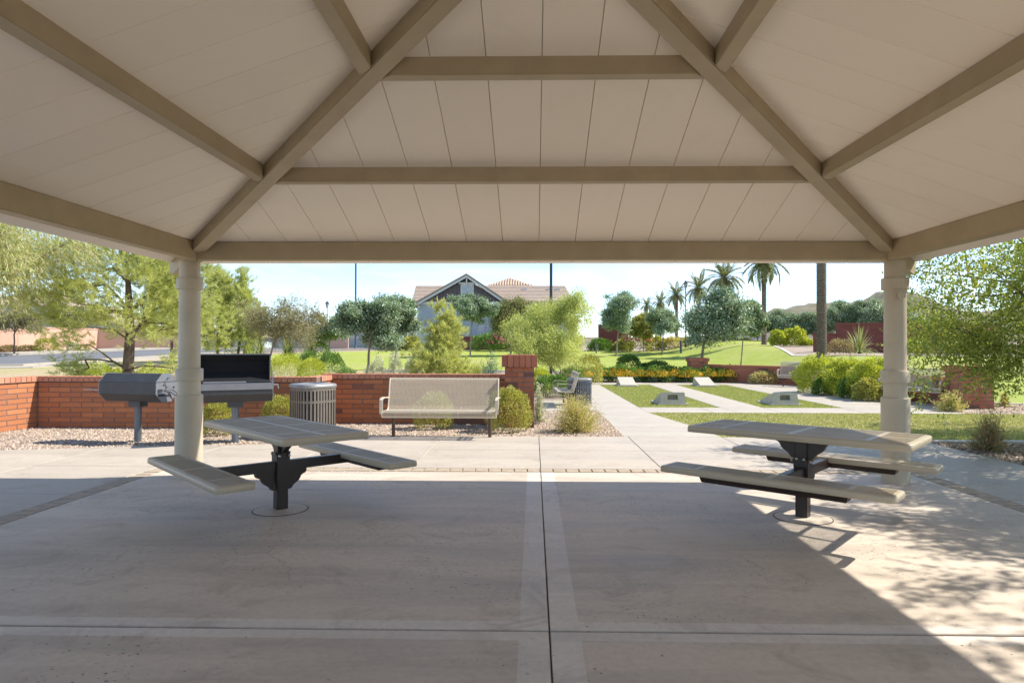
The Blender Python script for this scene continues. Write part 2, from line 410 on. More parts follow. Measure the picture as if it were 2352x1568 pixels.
def knots(a, b):
    k = [-1000.0, -30, -10, 0, 10]
    k += [10+i*1.5 for i in range(1, 40)] + [80, 110, 150, 1000]
    k = sorted(set([a] + [q for q in k if a < q < b] + [b])); return k
def xknots(a, b):
    k = [-1000.0, -60, -40, -20, 0, 10] + [10+i for i in range(1, 8)] + [25, 40, 60, 100]
    return sorted(set([a] + [q for q in k if a < q < b] + [b]))
def sheet(name, poly, dz, mat, kind='structure', parent=None):
    tris = tessellate_polygon([[Vector((p[0], p[1], 0)) for p in poly]])
    vd, V, Fs = {}, [], []
    def vi(p):
        k = (round(p[0], 4), round(p[1], 4))
        if k not in vd: vd[k] = len(V); V.append((p[0], p[1], gh(p[0], p[1])+dz))
        return vd[k]
    for t in tris:
        tp = [poly[i] for i in t]
        if area(tp) < 0: tp = tp[::-1]
        xs = [p[0] for p in tp]; ys = [p[1] for p in tp]
        ky = knots(min(ys), max(ys)); kx = xknots(min(xs), max(xs))
        for i in range(len(ky)-1):
            row = clip_rect(tp, -1e5, 1e5, ky[i], ky[i+1])
            if not row: continue
            for j in range(len(kx)-1):
                c = clip_rect(row, kx[j], kx[j+1], -1e5, 1e5)
                if c and abs(area(c)) > 1e-5:
                    ids = [vi(p) for p in c]
                    for q in range(1, len(ids)-1):
                        if len({ids[0], ids[q], ids[q+1]}) == 3: Fs.append((ids[0], ids[q], ids[q+1]))
    me = bpy.data.meshes.new(name); me.from_pydata(V, [], Fs); me.materials.append(mat)
    for p in me.polygons: p.use_smooth = True
    o = place(me, name, parent)
    if kind: o['kind'] = kind
    return o
sheet('ground', [(-900, -60), (900, -60), (900, 900), (-900, 900)], -.06, M['earth'])
sheet('gravel_bed', [(-9.6, 8.4), (1.56, 10.9), (1.62, 15.2), (1.4, 29), (-8.4, 31), (-8.4, 13.2), (-9.6, 12.2)], -.02, M['gravelbase'])
sheet('gravel_bed', [(6.12, -1), (16, -1), (16, 10.62), (6.12, 10.62)], -.02, M['gravelbase'])
sheet('gravel_bed', [(9.3, 15.1), (14.5, 15.1), (14.0, 17.0), (12.2, 18.4), (12.6, 28), (9.3, 28)], -.02, M['gravelbase'])
sheet('planting_bed', [(1.4, 28.0), (8.0, 28.0), (10.2, 27.2), (12, 27), (8, 32.2), (1.4, 32.2)], -.015, M['gravelbase'])
sheet('planting_bed', [(-8.4, 31), (1.4, 29), (1.4, 35), (-6.5, 35.6), (-8.4, 33)], -.018, M['gravelbase'])
# lawns
sheet('lawn', [(1.4, 32.0), (8, 32.0), (11.6, 27), (12.4, 19), (12.6, 17.6), (14.2, 17), (14.6, 10.9), (60, 10.9), (60, 33), (16.0, 33.4), (14.3, 37), (16.5, 46), (20.5, 57.5), (-4, 59), (-12, 58), (-18.5, 55), (-22, 50), (-16, 36), (-8, 36), (-6.5, 35.8), (1.4, 35.2)], -.012, M['lawn'])
sheet('lawn', [(-34, 13), (-8.45, 13), (-8.45, 35.6), (-16.05, 36), (-22.05, 50), (-26, 49.5), (-29.6, 42), (-34, 34)], -.012, M['lawn_dry'])
sheet('lawn', [(3.12, 11.16), (6.3, 10.86), (14.55, 10.86), (14.15, 15.0), (9.7, 15.28), (2.64, 15.28), (2.78, 14.2), (2.98, 12.9)], -.008, M['lawn_near'])
sheet('court_turf', [(2.63, 16.62), (4.60, 16.62), (4.60, 26.68), (2.63, 26.68)], -.008, M['lawn_court'])
sheet('court_turf', [(5.69, 16.62), (7.63, 16.62), (7.63, 26.68), (5.69, 26.68)], -.008, M['lawn_court'])
def strip_along(name, pts, wd, z0, z1, mat, kind='structure'):
    mb = MB(); n = len(pts); L, R = [], []
    for i, p in enumerate(pts):
        a = pts[max(0, i-1)]; b = pts[min(n-1, i+1)]
        d = Vector((b[0]-a[0], b[1]-a[1])); d.normalize(); q = Vector((-d.y, d.x))*wd/2
        L.append((p[0]+q.x, p[1]+q.y)); R.append((p[0]-q.x, p[1]-q.y))
    for i in range(n-1):
        qs = [R[i], R[i+1], L[i+1], L[i]]; hh = [gh(*p) for p in qs]
        mb.add([(p[0], p[1], h_+z0) for p, h_ in zip(qs, hh)] + [(p[0], p[1], h_+z1) for p, h_ in zip(qs, hh)],
               [(4, 5, 6, 7), (0, 1, 5, 4), (2, 3, 7, 6), (1, 2, 6, 5), (3, 0, 4, 7)])
    o = mb.build(name, mat)
    if kind: o['kind'] = kind
    return o
def densify(pts, st=2.0):
    o = []
    for a, b in zip(pts[:-1], pts[1:]):
        k = max(1, int(math.hypot(b[0]-a[0], b[1]-a[1])/st))
        o += [(a[0]+(b[0]-a[0])*i/k, a[1]+(b[1]-a[1])*i/k) for i in range(k)]
    return o+[pts[-1]]
strip_along('mow_strip', densify([(-8.4, 35.7), (-6.5, 35.72), (1.4, 35.2), (1.42, 32.1)]), .16, -.05, .03, M['curb'])
strip_along('mow_strip', densify([(6.22, 10.76), (16, 10.76)]), .16, -.04, .012, M['curb'])
strip_along('mow_strip', densify([(12.5, 18.4), (14.2, 16.95), (14.6, 15.0), (15.2, 10.9)]), .14, -.04, .012, M['curb'])
strip_along('mow_strip', densify([(30, 33.3), (16.0, 33.4), (14.3, 37), (16.5, 46), (20.5, 57.5)]), .18, -.04, .02, M['curb'])
# street on the left
near = [(-60, 30), (-40, 33.5), (-30, 38.5), (-28.6, 44), (-26.5, 50), (-23, 55.5), (-14, 60), (0, 62.5)]
far = [(-70, 40), (-48, 44), (-40, 48.5), (-37, 54), (-33, 60), (-26, 66), (-15, 70), (0, 72)]
sheet('street', near + far[::-1], -.02, M['asphalt'])
strip_along('kerb', densify(near), .35, -.05, .10, M['walk'])
strip_along('kerb', densify(far), .35, -.05, .10, M['walk'])
strip_along('sidewalk', densify([(x-1.6, y+1.9) for x, y in far]), 1.8, -.04, .09, M['walk'])
strip_along('sidewalk', densify([(x+1.3, y-1.2) for x, y in near[:5]]), 1.4, -.04, .05, M['walk'])
sheet('street', [(26, 62), (60, 56), (60, 60), (27, 67)], 0.0, M['asphalt'])

# slabs: each pour is a piece of its own in the joint bed
def slab_set(root, poly, xs, ys, matl, gap=.007, gx=None, skip=None, t=.10, edge=None, top=0.0):
    for i in range(len(xs)-1):
        for j in range(len(ys)-1):
            if skip and skip(i, j): continue
            c = clip_rect(poly, xs[i]+(gx or gap), xs[i+1]-(gx or gap), ys[j]+gap, ys[j+1]-gap)
            if not c or abs(area(c)) < .02: continue
            if area(c) < 0: c = c[::-1]
            cx_, cy_ = sum(p[0] for p in c)/len(c), sum(p[1] for p in c)/len(c)
            mb = MB(); b = .006
            cc = [(p[0]-cx_, p[1]-cy_) for p in c]
            sc1 = [(p[0]*(1-b/ max(.2, math.hypot(*p))), p[1]*(1-b/max(.2, math.hypot(*p)))) for p in cc]
            n = len(cc)
            vs = [(p[0], p[1], -t) for p in cc] + [(p[0], p[1], -b) for p in cc] + [(p[0], p[1], 0) for p in sc1]
            fs = [(k, (k+1) % n, n+(k+1) % n, n+k) for k in range(n)] + [(n+k, n+(k+1) % n, 2*n+(k+1) % n, 2*n+k) for k in range(n)]
            mb.add(vs, fs)
            e = edge(i, j) if edge else None
            if e:                                    # trowelled borders along the joints
                X0, X1 = min(p[0] for p in sc1), max(p[0] for p in sc1); Y0, Y1 = min(p[1] for p in sc1), max(p[1] for p in sc1)
                a0, a1, b0, b1 = X0+e[0], X1-e[1], Y0+e[2], Y1-e[3]
                mb.mi = 0; mb.add([(a0, b0, 0), (a1, b0, 0), (a1, b1, 0), (a0, b1, 0)], [(0, 1, 2, 3)])
                mb.mi = 1
                if e[0]: mb.add([(X0, Y0, 0), (a0, b0, 0), (a0, b1, 0), (X0, Y1, 0)], [(0, 1, 2, 3)])
                if e[1]: mb.add([(a1, b0, 0), (X1, Y0, 0), (X1, Y1, 0), (a1, b1, 0)], [(0, 1, 2, 3)])
                if e[2]: mb.add([(X0, Y0, 0), (X1, Y0, 0), (a1, b0, 0), (a0, b0, 0)], [(0, 1, 2, 3)])
                if e[3]: mb.add([(a0, b1, 0), (a1, b1, 0), (X1, Y1, 0), (X0, Y1, 0)], [(0, 1, 2, 3)])
                mats = [matl, M['trowel']]
            else:
                mb.add([(p[0], p[1], 0) for p in sc1], [tuple(range(n))]); mats = matl
            mb.build('slab', mats, root, loc=(cx_, cy_, top))
def bed(name, poly, dz=-.014):
    return sheet(name, poly, dz, M['joint'])
CX, CY, HW = .055, 3.53, 3.97
sq = [(-4.42, -1.2), (4.42, -1.2), (4.42, 7.93), (-4.42, 7.93)]
r = bed('shelter_floor', [(-4.63, -1.2), (4.63, -1.2), (4.63, 8.14), (-4.63, 8.14)])
slab_set(r, sq, [-4.43, .085, 4.43], [-1.21, 3.50, 7.94], M['slab_in'], gap=.012, gx=.0036,
         edge=lambda i, j: (0.0 if i == 0 else .15, .15 if i == 0 else 0.0, .10 if j == 1 else 0, .10 if j == 0 else 0.0))
band = bed('paver_band', [(-4.625, -1.1), (-4.425, -1.1), (-4.425, 7.95), (4.425, 7.95), (4.425, -1.1), (4.625, -1.1), (4.625, 8.13), (-4.625, 8.13)], -.010)
pm = MB().box((0, 0, -.03), (.148, .186, .06)).mesh('paver', M['paver'], bevel=.006)
pm2 = MB().box((0, 0, -.03), (.186, .148, .06)).mesh('paver', M['paver'], bevel=.006)
n = 58
for k in range(n+1):
    place(pm, 'paver', band, (-4.52+k*9.04/n, 8.043, .001+random.uniform(-.002, .002)), (0, 0, random.uniform(-.01, .01)))
for s_ in (-1, 1):
    for k in range(52):
        place(pm2, 'paver', band, (s_*4.523, 7.87-k*.1555, .001+random.uniform(-.002, .002)), (0, 0, random.uniform(-.01, .01)))
apr = [(-9.5, -5.9), (-9.5, 9.0), (-7.5, 9.4), (-5.9, 9.8), (-4.4, 10.0), (-3.5, 10.4), (-2.9, 11.0), (-2.0, 11.1), (3.12, 11.12), (6.2, 10.72), (6.2, -5.9)]  # extended out of view behind the camera to bounce light onto the ceiling
r = bed('apron', [(-9.5, -5.9), (6.2, -5.9), (6.2, -1.21), (4.62, -1.21), (4.62, -1.22), (-4.62, -1.22), (-4.62, 8.15), (4.62, 8.15), (4.62, -1.2), (6.2, -1.2), (6.2, 10.72), (3.12, 11.12), (-2.0, 11.1), (-2.9, 11.0), (-3.5, 10.4), (-4.4, 10.0), (-5.9, 9.8), (-7.5, 9.4), (-9.5, 9.0)])
AX = [-9.5, -7.8, -6.25, -4.62, -3.07, -1.5, .085, 1.57, 3.12, 4.62, 6.21]
AY = [-5.9, -4.35, -2.8, -1.21, .35, 1.9, 3.5, 5.0, 6.6, 8.15, 9.6, 11.13]
slab_set(r, apr, AX, AY, M['slab_out'], gap=.004, skip=lambda i, j: 3 <= i <= 8 and 3 <= j < 9)
path = [(1.5, 11.12), (3.12, 11.12), (2.96, 12.9), (2.76, 14.2), (2.61, 15.3), (2.61, 28.1), (1.5, 28.1)]
r = bed('footpath', path)
slab_set(r, path, [1.4, 3.3], [11.13, 12.4, 13.9, 15.3, 16.6, 18.1, 19.6, 21.1, 22.6, 24.1, 25.6, 26.9, 28.2], M['walk'], gap=.004)
r = bed('court_walk', [(2.61, 15.3), (9.6, 15.3), (9.7, 23), (10.4, 26), (9.6, 28.1), (2.61, 28.1), (2.61, 26.7), (4.62, 26.7), (4.62, 16.6), (2.61, 16.6)], -.016)
for P in ([(2.61, 15.3), (9.6, 15.3), (9.6, 16.6), (2.61, 16.6)], [(4.62, 16.6), (5.67, 16.6), (5.67, 26.7), (4.62, 26.7)],
          [(7.65, 16.6), (9.6, 16.6), (9.7, 23), (10.6, 24.5), (10.4, 26.6), (7.65, 26.7)], [(2.61, 26.7), (10.3, 26.7), (9.6, 28.1), (2.61, 28.1)]):
    slab_set(r, P, [2.6, 4.1, 4.62, 5.67, 7.65, 9.15, 10.8], [15.29, 16.6, 18.3, 20, 21.7, 23.4, 25.1, 26.7, 28.11], M['walk'], gap=.004)
r = bed('bench_pad', [(.15, 15.7), (1.5, 15.7), (1.5, 18.7), (.15, 18.7)])
slab_set(r, [(.15, 15.7), (1.5, 15.7), (1.5, 18.7), (.15, 18.7)], [.15, 1.5], [15.7, 18.7], M['walk'])
r = bed('bench_pad', [(9.6, 15.3), (10.6, 15.9), (10.5, 18.6), (9.63, 18.6)])
slab_set(r, [(9.6, 15.3), (10.6, 15.9), (10.5, 18.6), (9.63, 18.6)], [9.6, 10.6], [15.3, 18.6], M['walk'])

# loose stones and grass blades
def rand_in(polys, n, rng, ymax=99):
    pts = []
    tr = []
    for poly in polys:
        for t in tessellate_polygon([[Vector((p[0], p[1], 0)) for p in poly]]):
            tp = [poly[i] for i in t]; tr.append((abs(area(tp)), tp))
    A = np.array([a for a, _ in tr]); A = A/A.sum()
    idx = rng.choice(len(tr), n, p=A); T = np.array([t for _, t in tr])[idx]
    u, v = rng.random(n), rng.random(n); fl = u+v > 1; u[fl], v[fl] = 1-u[fl], 1-v[fl]
    return T[:, 0]+(T[:, 1]-T[:, 0])*u[:, None]+(T[:, 2]-T[:, 0])*v[:, None]
def pebbles(name, polys, n, size, label):
    rng = RNG; P = rand_in(polys, n, rng)
    base = np.array([(1, 0, 0), (-.5, .87, 0), (-.5, -.87, 0), (.3, .2, .75), (-.2, -.3, .7)])
    fs = np.array([(0, 1, 3), (1, 4, 3), (1, 2, 4), (2, 0, 4), (0, 3, 4)])
    s_ = size*rng.uniform(.5, 1.5, n); a = rng.uniform(0, 6.28, n)
    B = base[None]*(1+rng.uniform(-.3, .3, (n, 5, 3)))*s_[:, None, None]
    X = B[..., 0]*np.cos(a)[:, None]-B[..., 1]*np.sin(a)[:, None]; Y = B[..., 0]*np.sin(a)[:, None]+B[..., 1]*np.cos(a)[:, None]
    zz = np.array([gh(*p) for p in P])-.02+rng.uniform(0, .014, n)
    V = np.stack([X+P[:, 0:1], Y+P[:, 1:2], B[..., 2]+zz[:, None]], -1).reshape(-1, 3)
    Fq = (np.arange(n)[:, None, None]*5+fs[None]).reshape(-1, 3)
    o = place(np_mesh(name, V, Fq, M['pebble']), name); tag(o, label, 'gravel', kind='stuff')
front_bed = [[(-9.5, 9.05), (-7.5, 9.45), (-5.9, 9.85), (-4.4, 10.05), (-3.6, 10.42), (-4.0, 12.4), (-9.2, 12.2)], [(-3.55, 10.45), (-2.9, 11.05), (1.5, 11.15), (1.5, 15.6), (.2, 15.6), (.1, 12.6), (-3.9, 13.0)]]
pebbles('gravel', front_bed, 48000, .022, 'tan and grey landscaping gravel in the bed before the brick walls')
pebbles('gravel', [[(6.25, 5), (13, 5), (14, 10.6), (6.25, 10.6)]], 30000, .022, 'tan gravel bed on the right beyond the apron edge')
pebbles('gravel', [[(9.7, 15.4), (14.2, 15.2), (13.8, 16.9), (12.3, 18.1), (10.9, 17.0)]], 7000, .024, 'pinkish gravel around the foot of the red brick pier')
def blades(name, polys, n, hgt, label, mat='g_blade'):
    rng = RNG; P = rand_in(polys, n, rng)
    a = rng.uniform(0, 6.28, n); s_ = hgt*rng.uniform(.5, 1.3, n); wd = .007+.010*rng.random(n)
    z = np.array([gh(*p) for p in P])-.01
    dx, dy = np.cos(a), np.sin(a); lean = rng.uniform(-.5, .5, (n, 2))*s_[:, None]
    V = np.empty((n, 3, 3)); V[:, 0] = np.stack([P[:, 0]-dx*wd, P[:, 1]-dy*wd, z], 1); V[:, 1] = np.stack([P[:, 0]+dx*wd, P[:, 1]+dy*wd, z], 1)
    V[:, 2] = np.stack([P[:, 0]+lean[:, 0], P[:, 1]+lean[:, 1], z+s_], 1)
    o = place(np_mesh(name, V.reshape(-1, 3), np.arange(n*3).reshape(-1, 3), M[mat]), name); tag(o, label, 'grass', kind='stuff')
blades('grass_blades', [[(3.15, 11.18), (6.3, 10.9), (14.5, 10.9), (14.1, 14.95), (9.7, 15.25), (2.66, 15.25), (2.8, 14.2), (3.0, 12.9)]], 60000, .026, 'short mown grass blades between the apron and the court walk')
blades('grass_blades', [[(2.63, 16.62), (4.60, 16.62), (4.60, 26.68), (2.63, 26.68)], [(5.69, 16.62), (7.63, 16.62), (7.63, 26.68), (5.69, 26.68)]], 60000, .024, 'short turf blades on the two game court lanes')
# fallen bits on the concrete
def litter():
    rng = RNG; n = 90
    P = np.stack([rng.uniform(-5, 6, n), rng.uniform(1.6, 10.9, n)], 1); a = rng.uniform(0, 6.28, n); s_ = rng.uniform(.004, .013, n)
    V = []; Fq = []
    for i in range(n):
        u = np.array([math.cos(a[i]), math.sin(a[i])])*s_[i]; v = np.array([-u[1], u[0]])*.45
        b = len(V); q = P[i]
        V += [(*(q-u), .003), (*(q+v), .006), (*(q+u), .004), (*(q-v), .005)]; Fq.append((b, b+1, b+2, b+3))
    o = place(np_mesh('fallen_leaf_bits', V, np.array(Fq), M['s_brown']), 'fallen_leaf_bits')
    tag(o, 'tiny dry leaf scraps scattered over the concrete floor', 'leaf litter', kind='stuff')
litter()

# ------------------------------------------------------------------ pavilion
pav = empty('pavilion', (CX, CY, 0))
tag(pav, 'tan square picnic pavilion with hipped roof on round columns', 'pavilion')
SL = .345; EV = HW+.36; Z0 = 2.595          # soffit height above the column centre line
def soff(v): return Z0+SL*(v-(EV-HW))       # v measured inwards from the eave
def RZ(k): return Matrix.Rotation(-k*PI/2, 4, 'Z')
# ceiling panels of the four slopes
nP = 22; pw = .4
for k in range(4):
    R4 = RZ(k)
    for i in range(nP):
        x0, x1 = (i-nP/2)*pw, (i-nP/2+1)*pw
        x0, x1 = max(x0, -EV)+.002, min(x1, EV)-.002
        if x1 <= x0+.01: continue
        v0, v1 = EV-abs(x0), EV-abs(x1)
        pts = [(x0, 0), (x1, 0), (x1, max(v1, 0)), (x0, max(v0, 0))]
        if v1 < .02: pts = pts[:2]+[pts[3]]
        if v0 < .02: pts = pts[:3]
        if x0 < 0 < x1: pts.insert(3, (0, EV))
        mb = MB(); c = .0028
        lo = [(p[0], EV-p[1], soff(p[1])) for p in pts]
        cxp = sum(p[0] for p in lo)/len(lo)
        lo2 = [(p[0]+(c if p[0] < cxp else -c), p[1], p[2]) for p in lo]
        n = len(lo)
        up = [(p[0], p[1], p[2]+.05) for p in lo]; md = [(p[0], p[1], p[2]+.005) for p in lo]
        mb.add(lo2+md+up, [tuple(range(n)), tuple(range(3*n-1, 2*n-1, -1))] + [(i_+n*q, i_+n*(q+1), (i_+1) % n+n*(q+1), (i_+1) % n+n*q) for i_ in range(n) for q in (0, 1)])
        me = mb.mesh('ceiling_panel', M['panel'])
        bm = bmesh.new(); bm.from_mesh(me); bmesh.ops.recalc_face_normals(bm, faces=bm.faces); bm.to_mesh(me); bm.free()
        place(me, 'ceiling_panel', pav, (0, 0, 0), (0, 0, -k*PI/2))
mb = MB(); e = EV+.02; zb = soff(0)+.052; zt = soff(EV)+.052
base = [(-e, -e, zb), (e, -e, zb), (e, e, zb), (-e, e, zb), (0, 0, zt+.01)]; topv = [(p[0], p[1], p[2]+.05) for p in base]
mb.add(base+topv, [(1, 0, 4), (2, 1, 4), (3, 2, 4), (0, 3, 4), (5, 6, 9), (6, 7, 9), (7, 8, 9), (8, 5, 9), (0, 1, 6, 5), (1, 2, 7, 6), (2, 3, 8, 7), (3, 0, 5, 8)])
mb.build('roof_covering', M['roofing'], pav)
for k in range(4):
    MB().box((0, EV+.012, zb-.005), (2*EV+.04, .018, .075)).build('fascia', M['beam'], pav, rot=(0, 0, -k*PI/2))
# eave beams, hips, purlins
BW, BH = .13, .20
for k in range(4):
    L_ = 2*HW-.27
    mb = MB(); yb = HW-.10
    mb.box((0, yb, 2.455+BH/2-.01), (L_, BW, BH)); mb.box((0, yb-.004, soff(EV-yb)-.02), (L_-.02, BW-.05, .045))
    mb.box((L_/2-.012, yb, 2.455+BH/2-.01), (.02, BW+.025, BH+.02)); mb.box((-L_/2+.012, yb, 2.455+BH/2-.01), (.02, BW+.025, BH+.02))
    mb.build('eave_beam', M['beam'], pav, bevel=.007, rot=(0, 0, -k*PI/2))
    # hip: runs along the diagonal, underside .135 below the soffit
    mb = MB(); q = math.sqrt(2); hw = .072
    def hp(t, o, dz):   # t metres inward along x from the column
        x, y = HW-t, HW-t
        return (x+o/q, y-o/q, Z0+SL*t+dz)
    t0, t1 = .02, HW
    vs = [hp(t0, -hw, -.135), hp(t0, hw, -.135), hp(t0, hw, -.002), hp(t0, -hw, -.002), hp(t1, -hw, -.135), hp(t1, hw, -.135), hp(t1, hw, -.002), hp(t1, -hw, -.002)]
    mb.add(vs, [(0, 1, 2, 3), (7, 6, 5, 4), (0, 4, 5, 1), (1, 5, 6, 2), (2, 6, 7, 3), (3, 7, 4, 0)])
    mb.build('hip_beam', M['beam'], pav, bevel=.007, rot=(0, 0, -k*PI/2))
    mb = MB()           # outlooker tail with a chamfered end
    vs = [hp(-.10, -hw, -.17), hp(-.10, hw, -.17), hp(-.10, hw, -.004), hp(-.10, -hw, -.004), hp(-.29, -hw, -.17), hp(-.29, hw, -.17), hp(-.345, hw, -.10), hp(-.345, -hw, -.10), hp(-.345, hw, -.004), hp(-.345, -hw, -.004)]
    mb.add(vs, [(0, 1, 2, 3), (0, 4, 5, 1), (4, 7, 6, 5), (7, 9, 8, 6), (3, 2, 8, 9), (1, 5, 6, 8, 2), (0, 3, 9, 7, 4)])
    mb.build('rafter_tail', M['beam'], pav, rot=(0, 0, -k*PI/2))
    for tt in (1.44, 2.72):
        y = HW-tt; L2 = 2*y-.16
        mb = MB(); zt_ = soff(EV-y-.075)-.004; zt2 = soff(EV-y+.075)-.004; zb_ = Z0+SL*tt-.112
        ya, yb2 = y-.055, y+.055
        mb.add([(-L2/2-.05, yb2, zb_), (L2/2+.05, yb2, zb_), (L2/2-.09, ya, zb_), (-L2/2+.09, ya, zb_), (-L2/2-.05, yb2, zt_-.055), (L2/2+.05, yb2, zt_-.055), (L2/2-.09, ya, zt2-.0), (-L2/2+.09, ya, zt2-.0)],
               [(0, 3, 2, 1), (4, 5, 6, 7), (0, 1, 5, 4), (1, 2, 6, 5), (2, 3, 7, 6), (3, 0, 4, 7)])
        mb.build('purlin', M['beam'], pav, bevel=.005, rot=(0, 0, -k*PI/2))
prof = [(.146, 0), (.146, .925), (.140, .932), (.121, .932), (.119, 1.095), (.142, 1.095), (.146, 1.10), (.146, 1.225), (.141, 1.232), (.116, 1.232), (.112, 2.13), (.136, 2.13), (.140, 2.135), (.140, 2.25), (.135, 2.256), (.111, 2.256), (.109, 2.45)]
cme = MB().lathe(prof, 48).mesh('column', M['column'], smooth=True)
cap = MB(); cap.box((0, 0, 2.53), (.19, .19, .17)); capm = cap.mesh('column_cap', M['beam'], bevel=.006)
ftm = MB().lathe([(.28, .0), (.28, .004)], 40).mesh('footing', M['trowel'])
for sx in (-1, 1):
    for sy in (-1, 1):
        c = place(cme, 'column', pav, (sx*HW, sy*HW, 0)); c['label'] = 'round tan column with two collars and a thicker foot'
        place(capm, 'cap_block', c, (0, 0, 0), (0, 0, PI/4))
jb = MB(); jb.box((0, 0, 0), (.07, .04, .05)); jb.box((0, -.01, .03), (.10, .06, .012)); jb.box((-.02, -.02, -.03), (.02, .02, .03))
jb.build('outlet_box', M['column'], pav, loc=(HW-.005, HW-.143, 2.055))

# ------------------------------------------------------------------ brick walls with single bricks
def brick_mesh(name, L, Hh, D, mat):
    return MB().box((0, 0, 0), (L, D, Hh)).mesh(name, mat, bevel=.004)
_bm = {}
def bmsh(L, Hh, D, mat, name='brick'):
    k = (round(L, 3), Hh, D, mat)
    if k not in _bm: _bm[k] = brick_mesh(name, L, Hh, D, M[mat])
    return _bm[k]
def wall_run(root, a, b, htop, mat='brick', capmat='brick_cap', BL=.405, BHh=.0945, D=.19, cap=True, trim0=0, trim1=0, stuffcap=False, z0=None, seat=False, dark=()):
    """brick run from a to b (2-D points); bricks, cap bricks and a mortar core are children of root"""
    a, b = Vector(a), Vector(b); d = b-a; L = d.length; d.normalize(); ang = math.atan2(d.y, d.x)
    rl = root.location
    zg = (gh(*((a+b)/2)) if z0 is None else z0)
    caph = .095; Hc = htop-(caph+.012 if cap else 0)
    nr = int(round((Hc)/BHh)); bh = Hc/nr
    mid = (a+b)/2
    MB().box((0, 0, Hc/2-.05), (L-trim0-trim1, D-.014, Hc+.10)).build('mortar_joints', M['mortar'], root, loc=(mid.x-rl.x, mid.y-rl.y, zg-rl.z), rot=(0, 0, ang))
    for j in range(nr):
        x = 0.0; off = 0 if j % 2 == 0 else BL/2
        segs = []
        if off: segs.append((0, off)); x = off
        while x < L-1e-4:
            e = min(L, x+BL); segs.append((x, e)); x = e
        for (s0, s1) in segs:
            if s1-s0 < .05: continue
            bl = s1-s0-.013; c = (s0+s1)/2; p = a+d*c
            place(bmsh(bl, bh-.013, D, mat), 'brick', root, (p.x-rl.x, p.y-rl.y, zg-rl.z+(j+.5)*bh), (0, 0, ang))
    if cap:
        nc = int(round((L)/.107)); cw = L/nc
        if stuffcap:
            mb = MB()
            for i in range(nc):
                p = a+d*((i+.5)*cw); mb.box((0, 0, 0), (cw-.007, D+.05, caph), Matrix.Translation((p.x-rl.x, p.y-rl.y, zg-rl.z+Hc+.012+caph/2)) @ Matrix.Rotation(ang, 4, 'Z'))
            o = mb.build('cap_bricks', M[capmat], root); o['kind'] = 'stuff'
        else:
            me = bmsh(cw-.011, caph, D+.05, capmat, 'cap_brick')
            for i in range(nc):
                p = a+d*((i+.5)*cw)
                place(me, 'cap_brick', root, (p.x-rl.x, p.y-rl.y, zg-rl.z+Hc+.012+caph/2+random.uniform(-.001, .001)), (0, 0, ang+random.uniform(-.006, .006)))
        MB().box((0, 0, 0), (L-.01, D+.036, .09)).build('mortar_joints', M['mortar'], root, loc=(mid.x-rl.x, mid.y-rl.y, zg-rl.z+Hc+.052), rot=(0, 0, ang))
YW = 12.02
xl = gp(62, 985)[0]
xr = ax(729, YW)
W1 = empty('brick_wall', (xl, YW, 0)); tag(W1, 'low orange brick wall with a corner behind the two grills', 'brick wall')
wall_run(W1, (xl+.0, YW+.1), (xr, YW+.1), .935, mat='brick_plain')
pL = gp(0, 993); dd = Vector((pL[0]-xl, pL[1]-YW)).normalized()
wall_run(W1, (xl-.1+dd.x*2.83, YW+dd.y*2.83), (xl-.085, YW+.19), .932, mat='brick_plain')
Y2 = 12.88
W2 = empty('brick_wall', (xr, Y2, 0)); tag(W2, 'orange brick wall behind the mesh bench, jogging back beside the trash can', 'brick wall')
wall_run(W2, (xr-.10, YW+.20), (xr-.10, Y2+.0), .935, trim0=0)
x1150 = ax(1157, Y2)
wall_run(W2, (xr-.20, Y2+.1), (x1150+.05, Y2+.1), .96)
def pier(x0, x1, yf, hgt, name_label, mat='brick_red', capmat='brick_redcap', capo=.055, capH=.22):
    w_ = x1-x0; cx_, cy_ = (x0+x1)/2, yf+w_/2
    root = empty('brick_pier', (cx_, cy_, gh(cx_, cy_))); tag(root, name_label, 'brick pier')
    Hc = hgt-capH; nr = int(round(Hc/.0945)); bh = Hc/nr
    MB().box((0, 0, Hc/2-.05), (w_-.014, w_-.014, Hc+.1)).build('mortar_joints', M['mortar'], root)
    D = .19
    for j in range(nr):
        for s_ in range(4):
            # pinwheel bond, shifted each course
            L = w_-D; A = Matrix.Rotation(s_*PI/2, 3, 'Z')
            cut = L*(.38 if j % 2 else .68)
            for (u0, u1) in ((0, cut), (cut, L)):
                c = Vector((-w_/2+(u0+u1)/2, -w_/2+D/2, 0)); p = A @ c
                place(bmsh(u1-u0-.013, bh-.013, D, mat), 'brick', root, (p.x, p.y, (j+.5)*bh), (0, 0, s_*PI/2))
    W = w_+2*capo; n = int(round(W/.105)); cw = W/n
    MB().box((0, 0, Hc+capH/2), (W-.02, W-.02, capH-.02)).build('mortar_joints', M['mortar'], root)
    for s_ in range(4):
        A = Matrix.Rotation(s_*PI/2, 3, 'Z')
        for i in range(n-1):
            c = Vector((-W/2+(i+.5)*cw, -W/2+.05, 0)); p = A @ c
            place(bmsh(cw-.011, capH-.004, .10, capmat, 'cap_brick'), 'cap_brick', root, (p.x, p.y, Hc+capH/2+random.uniform(-.002, .002)), (0, 0, s_*PI/2))
    MB().box((0, 0, Hc+capH-.005), (W-.16, W-.16, .02)).build('cap_top', M[capmat], root)
    return root
YP = 12.28
pier(ax(1159, YP), ax(1227, YP), YP, 1.335, 'square red brick pier with a corbelled cap at the end of the wall')
YQ = 16.45
xq0, xq1 = ax(2213, YQ), ax(2284, YQ)
